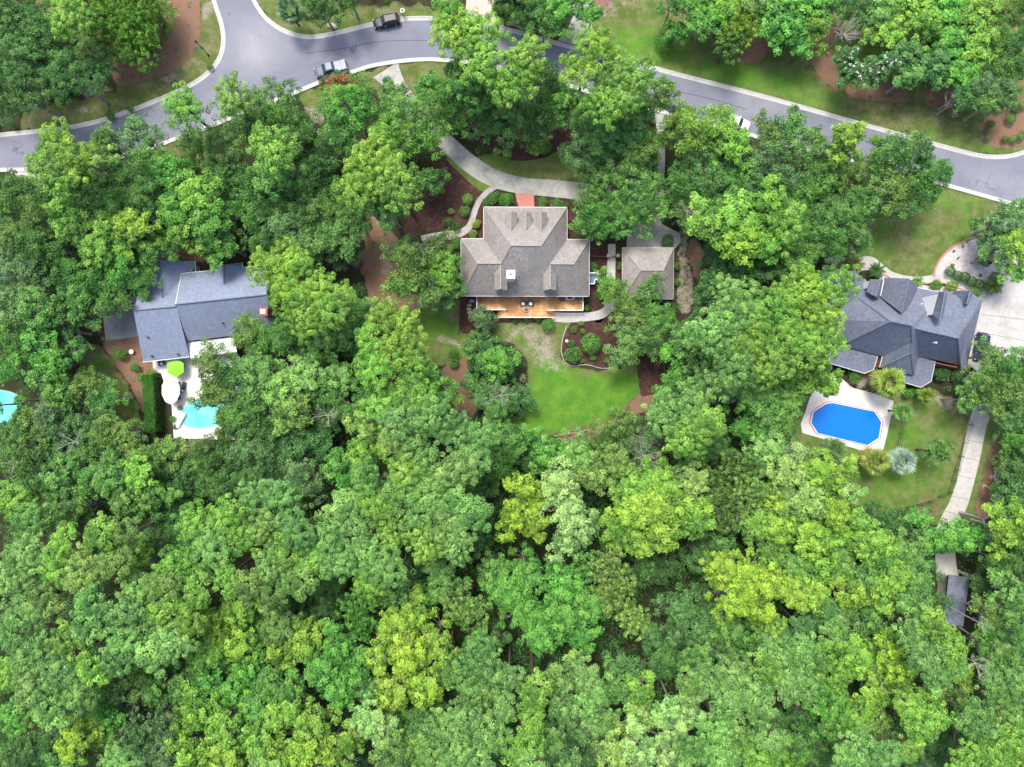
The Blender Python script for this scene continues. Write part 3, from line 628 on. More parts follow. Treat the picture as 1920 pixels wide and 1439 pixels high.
# --- left house
L = thing('blue_grey_house', 'long slate-grey gabled house half hidden by trees beside the left patio', 'house', P(370, 570))
LV = dict(A=(250,582.7,7.0), B=(331,575.5,7.0), C=(268.4,679.4,3.0), D=(355.5,669.8,3.0), Dm=(350.7,639.4,4.1), W=(264.4,534,4.6), W2=(277,497,3.0), F1=(297.9,488.4,5.9), F2=(305,558.7,5.9), F3=(365.8,490,3.0), F4=(367,510,3.0), F5=(335.5,538.7,4.3),
          NB=(340.5,530,4.7))
faces = [('A','B','D','C'), ('A','W','F2'), ('W','W2','F1','F2'), ('F1','F3','F4','F5','F2'), ('A','F2','F5','B'), ('F5','F4','B')]
sub(L, roof_mesh(LV, faces, ['A','W','W2','F1','F3','F4','B','D','C'], 0.2).obj('roof', SH_GREY, L))
LE = dict(a=(329,571.5,7.9), b=(500,553,7.9), n1=(340.3,513.2,4.2), n2=(393,508,4.2), g1=(393,498.8,3.6), g2=(419.4,496.5,6.0), g3=(420.2,533.4,6.0), g4=(454.5,492.4,3.6), g5=(455.3,502,4.2), n3=(500,496,4.2), s1=(351.5,640,3.6), s2=(510,621,3.6))
faces = [('a','n1','n2','g3','g5','n3','b'), ('n2','g1','g2','g3'), ('g2','g4','g5','g3'), ('a','b','s2','s1')]
sub(L, roof_mesh(LE, faces, ['a','n1','n2','g1','g2','g4','g5','n3','b','s2','s1'], 0.2).obj('roof', SH_GREY, L))
for V_, prs in ((LV, [('A','B'),('F1','F2')]), (LE, [('a','b'),('g2','g3')])):
    for a, c in prs: p, q_ = P(*V_[a]), P(*V_[c]); sub(L, MB().tube(p + Vector((0,0,.03)), q_ + Vector((0,0,.03)), .14, n=5).obj('ridge_cap', RIDGE_G, L))
for V_, prs in ((LV, [('C','D'),('F3','F4')]), (LE, [('a','n1'),('n1','n2'),('g4','g5'),('g5','n3')])):
    for a, c in prs: p, q_ = P(*V_[a]), P(*V_[c]); sub(L, MB().tube(p, q_, .07, n=5).obj('gutter', WHITE, L))
sub(L, walls_from(L, [[(274,545),(345,538),(352,662),(273,672)], [(283,495),(361,496),(361,540),(283,545)], [(345,518),(500,500),(505,616),(356,632)]], 2.9, SIDING))
for px, py, h in ((278,633,4.9),(285,668,3.6),(334,665,3.5),(417.5,606.5,5.4)): sub(L, vent(L, px, py, h, .12))
p = P(494, 585, 8.2)
cm = sub(L, MB().box(p.x - .6, p.x + .6, p.y - .6, p.y + .6, 4.0, 8.2).box(p.x - .68, p.x + .68, p.y - .68, p.y + .68, 8.2, 8.3).obj('chimney', BRICK, L))
MB().box(p.x - .4, p.x + .4, p.y - .35, p.y + .4, 8.3, 8.5).obj('chimney_cap', WHITE, cm)
pv = [P(x, y, 3.0) for x, y in [(351.5,642),(392,637.5),(440,632),(444,660),(358,673)]]
sub(L, MB().prism([(a.x, a.y) for a in pv], 2.85, 3.0).obj('patio_roof', WHITE, L))
pp = [P(x, y) for x, y in [(360,668),(436,657),(436,640),(360,648)]]; b = MB()
for a in pp: sub(L, MB().box(a.x - .07, a.x + .07, a.y - .07, a.y + .07, 0, 2.85).obj('patio_post', WHITE, L))
# small gable of neighbouring left wing seen at (262,530)
# --- right house (navy shingles)
H = thing('navy_house', 'large brick house with charcoal-blue many-gabled roof beside the blue pool', 'house', P(1710, 610))
e = 3.4
RV = dict(a=(1669.2,602.9,10.6), b=(1709,611,10.6), c=(1716.2,616.4,10.0), d=(1795.7,634.5,10.0), hw=(1577,648,e+.3), h2=(1608.7,557.7,6.6),
          se=(1654.7,668.8,e), v1=(1709.9,642.6,8.0), s1=(1708,662.5,6.8), s2=(1713.5,704,e), s3=(1649.3,689.6,e), s4=(1722,668,e+.1), re=(1800,685.1,e),
          e1=(1841.8,564,e), e2=(1811,695,e), n5=(1814.7,606.5,6.6), n6=(1817,546,e), n7=(1760.5,547.8,e), vb=(1741.5,579.4,6.8), n8=(1718.9,539.6,e), 
          f1=(1650,556,e+.2), w1=(1540,506,e), w2=(1603,509,e+1.8), w3=(1619.5,523.4,e), hx=(1545,600,e))
faces = [('a','h2','w3','f1','n8','vb','c','b'), ('c','vb','n7','n6','e1','n5','d'), ('d','n5','e1','e2','re'), ('c','d','re','s4'), ('b','c','s4','s1','v1'), ('s1','s4','s2'), ('v1','s1','s3','se'), ('s1','s2','s3'), ('a','b','v1','se','hw'),
         ('a','hw','hx','h2'), ('h2','hx','w1','w2','w3'), ('vb','n8','n7')]
sub(H, roof_mesh(RV, faces, ['w1','w2','w3','f1','n8','n7','n6','e1','e2','re','s4','s2','s3','se','hw','hx'], .2).obj('roof', SH_NAVY, H))
sub(H, caps(RV, [('a','b'),('c','d'),('a','hw'),('a','h2'),('d','n5'),('d','re'),('b','v1'),('v1','s1'),('s1','s2'),('s1','s3'),('c','vb'),('n5','e1'),('h2','w2')], .26).obj('ridge_cap', RIDGE_N, H))
def volume(parent, ridge, eaves, mat, name='roof', front=None, closed=True):
    """gable volume: ridge (p0 front, p1 back), eaves ((l0,l1),(r0,r1)) all (px,py,h)"""
    r0, r1 = P(*ridge[0]), P(*ridge[1]); l0, l1 = P(*eaves[0][0]), P(*eaves[0][1]); q0, q1 = P(*eaves[1][0]), P(*eaves[1][1])
    b = MB().add([r0, r1, l0, l1, q0, q1], [(0, 2, 3, 1), (0, 1, 5, 4), (0, 4, 2), (1, 3, 5), (2, 4, 5, 3)])
    return sub(parent, b.obj(name, mat, parent))
G1 = volume(H, ((1704.5,522.8,8.8),(1690,587,8.8)), (((1658.4,520.7,4.2),(1649.3,556,4.2)),((1720.5,538.5,3.8),(1712,572,4.4))), SH_NAVY)
D1 = volume(H, ((1650.5,525.5,8.0),(1641,556.5,8.0)), (((1631,523.8,6.3),(1624.5,547,6.3)),((1656,524.6,6.3),(1650.5,556,6.3))), SH_NAVY)
D2 = volume(H, ((1771.5,548.5,11.2),(1761.5,601.5,11.2)), (((1760.5,546.5,9.3),(1748.5,590,9.3)),((1777,549.5,9.8),(1768,597,9.8))), SH_NAVY)
D3 = volume(H, ((1818.5,545.5,6.4),(1812.5,571,6.4)), (((1787.5,545.5,4.2),(1800,571,4.2)),((1826,548,5.2),(1816,571,5.2))), SH_NAVY)
def vwall(parent, ptsb, h0, h1s, mat, name='dormer_wall', t=0.12):
    """upright wall panel through world points at base px (at height h1), from h0 up"""
    tops = [P(x, y, h) for (x, y), h in zip(ptsb, h1s)]; b = MB(); d = (tops[-1] - tops[0]); d.z = 0; d.normalize(); n_ = Vector((-d.y, d.x, 0)) * t
    bot = [Vector((p.x, p.y, h0)) for p in tops]; vs = tops + bot[::-1]; m = len(vs)
    b.add(vs + [v + n_ for v in vs], [tuple(range(m)), tuple(range(m, 2 * m))[::-1]] + [(i, m + i, m + (i + 1) % m, (i + 1) % m) for i in range(m)])
    return sub(parent, b.obj(name, mat, parent))
vwall(H, [(1759,552),(1748.6,590)], 3.6, [9.3, 9.3], WHITE)
vwall(H, [(1630,527),(1627,540)], 3.4, [6.1, 6.1], WHITE)
vwall(H, [(1656.5,526),(1650.5,555)], 3.8, [6.2, 6.2], WHITE)
for pr_ in (('a','b'),('c','d'),('e','f'),('g','h')): sub(H, caps(dict(a=(1704.5,522.8,8.8), b=(1690,587,8.8), c=(1650.5,525.5,8.0), d=(1641,556.5,8.0), e=(1771.5,548.5,11.2), f=(1761.5,601.5,11.2), g=(1818.5,545.5,6.4), h=(1812.5,571,6.4)), [pr_], .26).obj('ridge_cap', RIDGE_N, H))
# lower rear roofs over the porches
for poly, hi in (([(1572,646,3.2),(1646,668.5,3.2),(1638.5,693,2.6),(1621.3,700.5,2.5),(1553.6,680.6,2.5),(1559,650,2.7)], 0), ([(1722,667,3.2),(1754,677.9,3.0),(1746,715,2.6),(1727,726.7,2.5),(1696.3,717.6,2.5),(1693.6,700,2.8)], 0)):
    ps = [P(*v) for v in poly]; m = len(ps)
    pr = sub(H, MB().add([tuple(v) for v in ps] + [(v.x, v.y, v.z - .15) for v in ps], [tuple(range(m))[::-1], tuple(range(m, 2 * m))] + [(i, (i + 1) % m, m + (i + 1) % m, m + i) for i in range(m)]).obj('porch_roof', SH_NAVY, H))
    b = MB()
    for i in range(1, m - 1): b.tube((ps[i].x, ps[i].y, ps[i].z - .05), (ps[i + 1].x, ps[i + 1].y, ps[i + 1].z - .05), .08, n=5)
    b.obj('gutter', WHITE, pr).matrix_parent_inverse = Matrix.Identity(4)
for pr_ in (('n8','n7'),('w3','f1'),('s3','se')): sub(H, gutter(RV, [pr_], .12).obj('gutter', WHITE, H))
sub(H, walls_from(H, [[(1585,545),(1655,560),(1722,548),(1812,552),(1833,568),(1806,688),(1728,664),(1655,664),(1583,640)], [(1548,512),(1612,516),(1640,560),(1560,600)], [(1654,640),(1722,640),(1712,690),(1656,684)], [(1664,526),(1708,528),(1716,545),(1700,575),(1660,560)]], e - .2, BRICK))
vwall(H, [(1655,669),(1650,689)], 0.0, [3.3, 3.3], BRICK, 'wall'); vwall(H, [(1755,681),(1795,690)], 0.0, [3.3, 3.3], BRICK, 'wall')
for px, py, h in ((1753,643,8.6),(1726,571,5.6)): sub(H, vent(H, px, py, h, .12, WHITE))
# shed roof bottom right
S = thing('shed', 'small outbuilding with plain dark grey roof at the end of the concrete path', 'shed', P(1797, 1120))
SV = dict(a=(1777,1079,3.0), b=(1818,1083,3.0), c=(1806,1176,3.0), d=(1768,1168,3.0), r1=(1779,1080,3.9), r2=(1768,1168,3.9))
sub(S, roof_mesh(SV, [('a','r1','r2','d'),('r1','b','c','r2'),('a','b','r1'),('d','r2','c')], ['a','b','c','d']).obj('roof', SH_NAVY, S))
sub(S, walls_from(S, [[(1780,1083),(1814,1087),(1803,1171),(1771,1165)]], 2.8, SIDING))
for o_ in (house, g, L, H, S): pass
blocked += [[(864,388),(1105,388),(1105,600),(864,600)], [(1165,462),(1266,462),(1266,564),(1165,564)], [(250,490),(365,488),(510,495),(512,640),(268,684)], [(1540,505),(1720,520),(1842,545),(1811,700),(1727,728),(1553,685)], [(1765,1078),(1820,1078),(1810,1178),(1765,1170)]]
# ------------------------------------------------------------------ foliage
def leaf_quads(c, n, s, asp, tint):
    m = len(c); n = n / (np.linalg.norm(n, axis=1, keepdims=True) + 1e-9)
    rv = rng.normal(size=(m, 3)); u = np.cross(n, rv); u /= (np.linalg.norm(u, axis=1, keepdims=True) + 1e-9); v = np.cross(n, u)
    s = s[:, None]; a = asp if np.isscalar(asp) else asp[:, None]
    fold = n * s * 0.25
    V = np.stack([c + u * s, c + v * s * a - fold, c - u * s, c - v * s * a - fold], 1).reshape(-1, 3)
    return V, tint
def leaf_mesh(name, V, tint, mat=None):
    me = bpy.data.meshes.new(name); np_mesh(me, V, np.arange(len(V)).reshape(-1, 4))
    a = me.attributes.new('tint', 'FLOAT', 'FACE'); a.data.foreach_set('value', np.clip(tint, 0, 1).astype(np.float32))
    me.materials.append(mat or LEAF); return me
def ball(m, up=0.0):
    d = rng.normal(size=(m, 3)); d /= np.linalg.norm(d, axis=1, keepdims=True); 
    if up: d[:, 2] = np.where(d[:, 2] < -up, -d[:, 2], d[:, 2])
    return d
SPEC = {  # lobes, lobe size, clump radius, clumps per R^2, leaves per clump, leaf size, aspect, dome height, normal jitter, clump flatness
 'P': dict(nl=(8, 12), lr=(.28, .44), cr=(.36, .58), dens=7.2, lpc=42, ls=.12, asp=.55, hh=.7, jit=.28, flat=.85, spread=.66, inner=.22),
 'M': dict(nl=(8, 12), lr=(.26, .42), cr=(.42, .85), dens=3.7, lpc=52, ls=.165, asp=.7, hh=1.0, jit=.55, flat=.55, spread=.68, inner=.25),
 'B': dict(nl=(10, 15), lr=(.24, .42), cr=(.42, .85), dens=4.9, lpc=52, ls=.13, asp=.6, hh=.95, jit=.75, flat=.75, spread=.7, inner=.25),
 'F': dict(nl=(5, 7), lr=(.42, .58), cr=(.28, .5), dens=9.0, lpc=34, ls=.13, asp=.35, hh=.85, jit=.7, flat=1.0, spread=.5, inner=.2),
}
def make_crown(kind, Rr, seed):
    global rng
    rng = np.random.default_rng(seed); sp = SPEC[kind]
    nl = rng.integers(*sp['nl']); lobes = [(0.0, 0.0, Rr * sp['hh'] * .35, Rr * .48)]
    a0 = rng.random() * 6.28
    stretch = 1 + rng.uniform(-.18, .18)
    for i in range(nl):
        a = a0 + i * 2.399963; rr = Rr * sp['spread'] * math.sqrt((i + .8) / nl) * rng.uniform(.82, 1.12)
        lr = Rr * rng.uniform(*sp['lr']); z = Rr * sp['hh'] * (.4 - .75 * (rr / Rr) ** 1.5 + rng.uniform(-.16, .16))
        lobes.append((rr * math.cos(a) * stretch, rr * math.sin(a) / stretch, z, lr))
    w_ = np.array([l[3] ** 2 for l in lobes]); w_ /= w_.sum()
    nc = int(sp['dens'] * Rr * Rr) + 14
    li = rng.choice(len(lobes), nc, p=w_); L_ = np.array(lobes)[li]
    d = ball(nc, .25); rad = L_[:, 3] * np.where(rng.random(nc) < sp['inner'], rng.uniform(.3, .85, nc), rng.uniform(.86, 1.1, nc))
    C = L_[:, :3] + d * rad[:, None] * np.array([1, 1, .75])
    cr = rng.uniform(*sp['cr'], nc) * min(1.0, (Rr / 3.5) ** .4)
    ct = rng.beta(1.6, 1.6, nc) * .8 + .1 + (rng.random(len(lobes)) - .5)[li] * .3
    lpc = (sp['lpc'] * (cr / np.mean(cr)) ** 1.6).astype(int) + 8
    ci = np.repeat(np.arange(nc), lpc); m = len(ci)
    e_ = ball(m, .15); 
    if kind == 'P': rad2 = rng.uniform(.82, 1.04, m)
    else: rad2 = rng.uniform(.25, 1.15, m) ** .6
    off = e_ * (cr[ci] * rad2)[:, None] * np.array([1, 1, sp['flat']])
    c = C[ci] + off; nrm = e_ * .9 + d[ci] * .35 + np.array([0, 0, .55]) + rng.normal(size=(m, 3)) * sp['jit']
    s = sp['ls'] * rng.uniform(.65, 1.3, m)
    if kind == 'F': nrm = e_ + rng.normal(size=(m, 3)) * .7; s *= 1.25
    tint = ct[ci] + rng.normal(size=m) * .17
    V, t = leaf_quads(c, nrm, s, sp['asp'], tint)
    # limbs to the outer clumps
    b = MB(); zlow = -Rr * .75
    for (x, y, z, lr) in lobes[1:]:
        k = Vector((x * .5 + rng.uniform(-.2, .2), y * .5 + rng.uniform(-.2, .2), zlow * .45 + z * .4)); e2 = Vector((x, y, z + lr * .2)); st = Vector((0, 0, zlow))
        r0 = .05 * Rr ** .7
        b.tube(st, k, r0, r0 * .62, 5, False); b.tube(k, e2, r0 * .62, r0 * .2, 5, False)
        for _ in range(5):
            dd = Vector(rng.normal(size=3)).normalized(); dd.z = abs(dd.z) * .6
            f = k.lerp(e2, rng.uniform(.4, 1)); m2 = f + dd * lr * .6; b.tube(f, m2, r0 * .3, r0 * .16, 3, False)
            b.tube(m2, m2 + (dd + Vector(rng.normal(size=3)) * .4).normalized() * lr * rng.uniform(.45, .75), r0 * .16, r0 * .05, 3, False)
    b.tube((0, 0, zlow), (0, 0, Rr * .2), .06 * Rr ** .7, .02, 5, False)
    return leaf_mesh('crown_' + kind, V, t), b.mesh('branches')
SIZES = [1.9, 3.0, 4.2, 5.6, 7.2]
NVAR = {'P': 3, 'M': 3, 'B': 3, 'F': 2}
PROTO = {}
def proto(kind, r):
    k = min(range(len(SIZES)), key=lambda i: abs(math.log(SIZES[i] / r))); v = R.randrange(NVAR[kind]); key = (kind, k, v)
    if key not in PROTO: PROTO[key] = make_crown(kind, SIZES[k], hash((ord(kind), k, v)) % 99991)
    return PROTO[key], SIZES[k]
_tr = MB(); 
for i in range(6): pass
TRUNK = {}
def trunk_mesh(mat):
    if mat.name in TRUNK: return TRUNK[mat.name]
    b = MB(); n = 9; prof = [(1.5, 0), (1.1, .03), (1.0, .1), (.85, .4), (.65, .75), (.4, 1.0)]; vs = []
    rr = random.Random(3); cx = cy = 0
    for r_, z in prof:
        for i in range(n):
            t = 2 * math.pi * i / n; k = r_ * (1 + rr.uniform(-.08, .08)); vs.append((k * math.cos(t) + math.sin(z * 5) * .25, k * math.sin(t) + math.sin(z * 4) * .2, z))
    b.add(vs, [(j * n + i, j * n + (i + 1) % n, (j + 1) * n + (i + 1) % n, (j + 1) * n + i) for j in range(len(prof) - 1) for i in range(n)])
    me = b.mesh('trunk', True); me.materials.append(mat); TRUNK[mat.name] = me; return me

HUE = dict(  # leaf base colours (real-world albedo; picked per tree)
 l=(.175,.365,.052), y=(.220,.385,.045), Y=(.245,.400,.035), g=(.100,.245,.055), G=(.095,.300,.050), d=(.060,.160,.048), o=(.140,.250,.060),
 p=(.170,.345,.090), w=(.255,.430,.135), b=(.078,.200,.066), e=(.125,.285,.075), c=(.235,.385,.095), B=(.125,.240,.100))
_mn = (.145, .30, .062)
HUE = {k_: tuple(.75 * a_ + .25 * b_ for a_, b_ in zip(v_, _mn)) for k_, v_ in HUE.items()}
TONE = dict(l='lime-green', y='yellow-green', Y='bright yellow', g='mid-green', G='vivid green', d='dark green', o='olive-green', p='pale green', w='whitish-green', b='deep bluish-green', e='soft green', c='creamy yellow-green', B='silvery blue-green')
KIND = dict(P=('pine_tree', 'pine tree', 'pine with a puffy tufted crown'), M=('broadleaf_tree', 'tree', 'broadleaf tree with bold leaf clusters'), B=('oak_tree', 'oak tree', 'fine-leaved oak'), F=('cypress_tree', 'cypress tree', 'feathery soft-needled tree'))
HGT = dict(P=20.0, M=15.0, B=11.5, F=10.5)
trees = []
def tree(lobes, kind, tone, h=None, name=None, label=None, group=None, cat=None, mat=None, low=False):
    """lobes: [(px, py, r px)] - a crown of one or more foliage masses on one stem"""
    H0 = h or HGT[kind] * R.uniform(.93, 1.07)
    nm, ct_, desc = KIND[kind]
    W = sum(l[2] ** 2 for l in lobes); cx = sum(l[0] * l[2] ** 2 for l in lobes) / W; cy = sum(l[1] * l[2] ** 2 for l in lobes) / W
    p0 = P(cx, cy, H0 * .8)
    t = thing(name or nm, label, cat or ct_, (p0.x, p0.y, 0), 0, group)
    mat = mat or (BARK if kind in 'PF' else GREYBARK)
    ht = H0 * .45
    jit = [R.uniform(.9, 1.1)] * 3; lm = MB()
    for (px, py, rpx) in lobes:
        r = rpx / PPM * (CAM_H - H0) / CAM_H * 1.08
        hc = H0 - r * .55 + (R.uniform(-.8, .4) if len(lobes) > 1 else 0); p = P(px, py, hc)
        (cm, bm), s0 = proto(kind, r); s = r / s0
        col = [c * j * R.uniform(.94, 1.06) for c, j in zip(HUE[tone], jit)]
        o = bpy.data.objects.new('crown', cm); COL.objects.link(o); o.parent = t; o.location = (p.x - p0.x, p.y - p0.y, hc); o.scale = (s, s, s * R.uniform(.95, 1.2)); a = R.uniform(0, 6.28); o.rotation_euler = (0, 0, a); o.color = (*col, 1)
        if not bm.materials: bm.materials.append(mat)
        k = bpy.data.objects.new('branches', bm); COL.objects.link(k); k.parent = t; k.location = o.location; k.scale = (s, s, s); k.rotation_euler = (0, 0, a)
        z1 = max(hc - .72 * r, .5)
        if len(lobes) > 1: lm.tube((0, 0, min(ht, z1 * .8)), (p.x - p0.x, p.y - p0.y, z1 + .1), .12 + .02 * r, .06 * r ** .7, 6, False)
    if len(lobes) > 1: k = lm.obj('limbs', mat, t); z1 = min(ht, z1 * .8) * 1.05
    tr = bpy.data.objects.new('trunk', trunk_mesh(mat)); COL.objects.link(tr); tr.parent = t; w_ = .045 * r * (1.2 if len(lobes) > 1 else 1) + .1; tr.scale = (w_, w_, max(z1, 0.6))
    trees.append(dict(o=t, px=cx, py=cy, r=math.sqrt(W), kind=kind, tone=tone, label=label, H=H0))
    return t

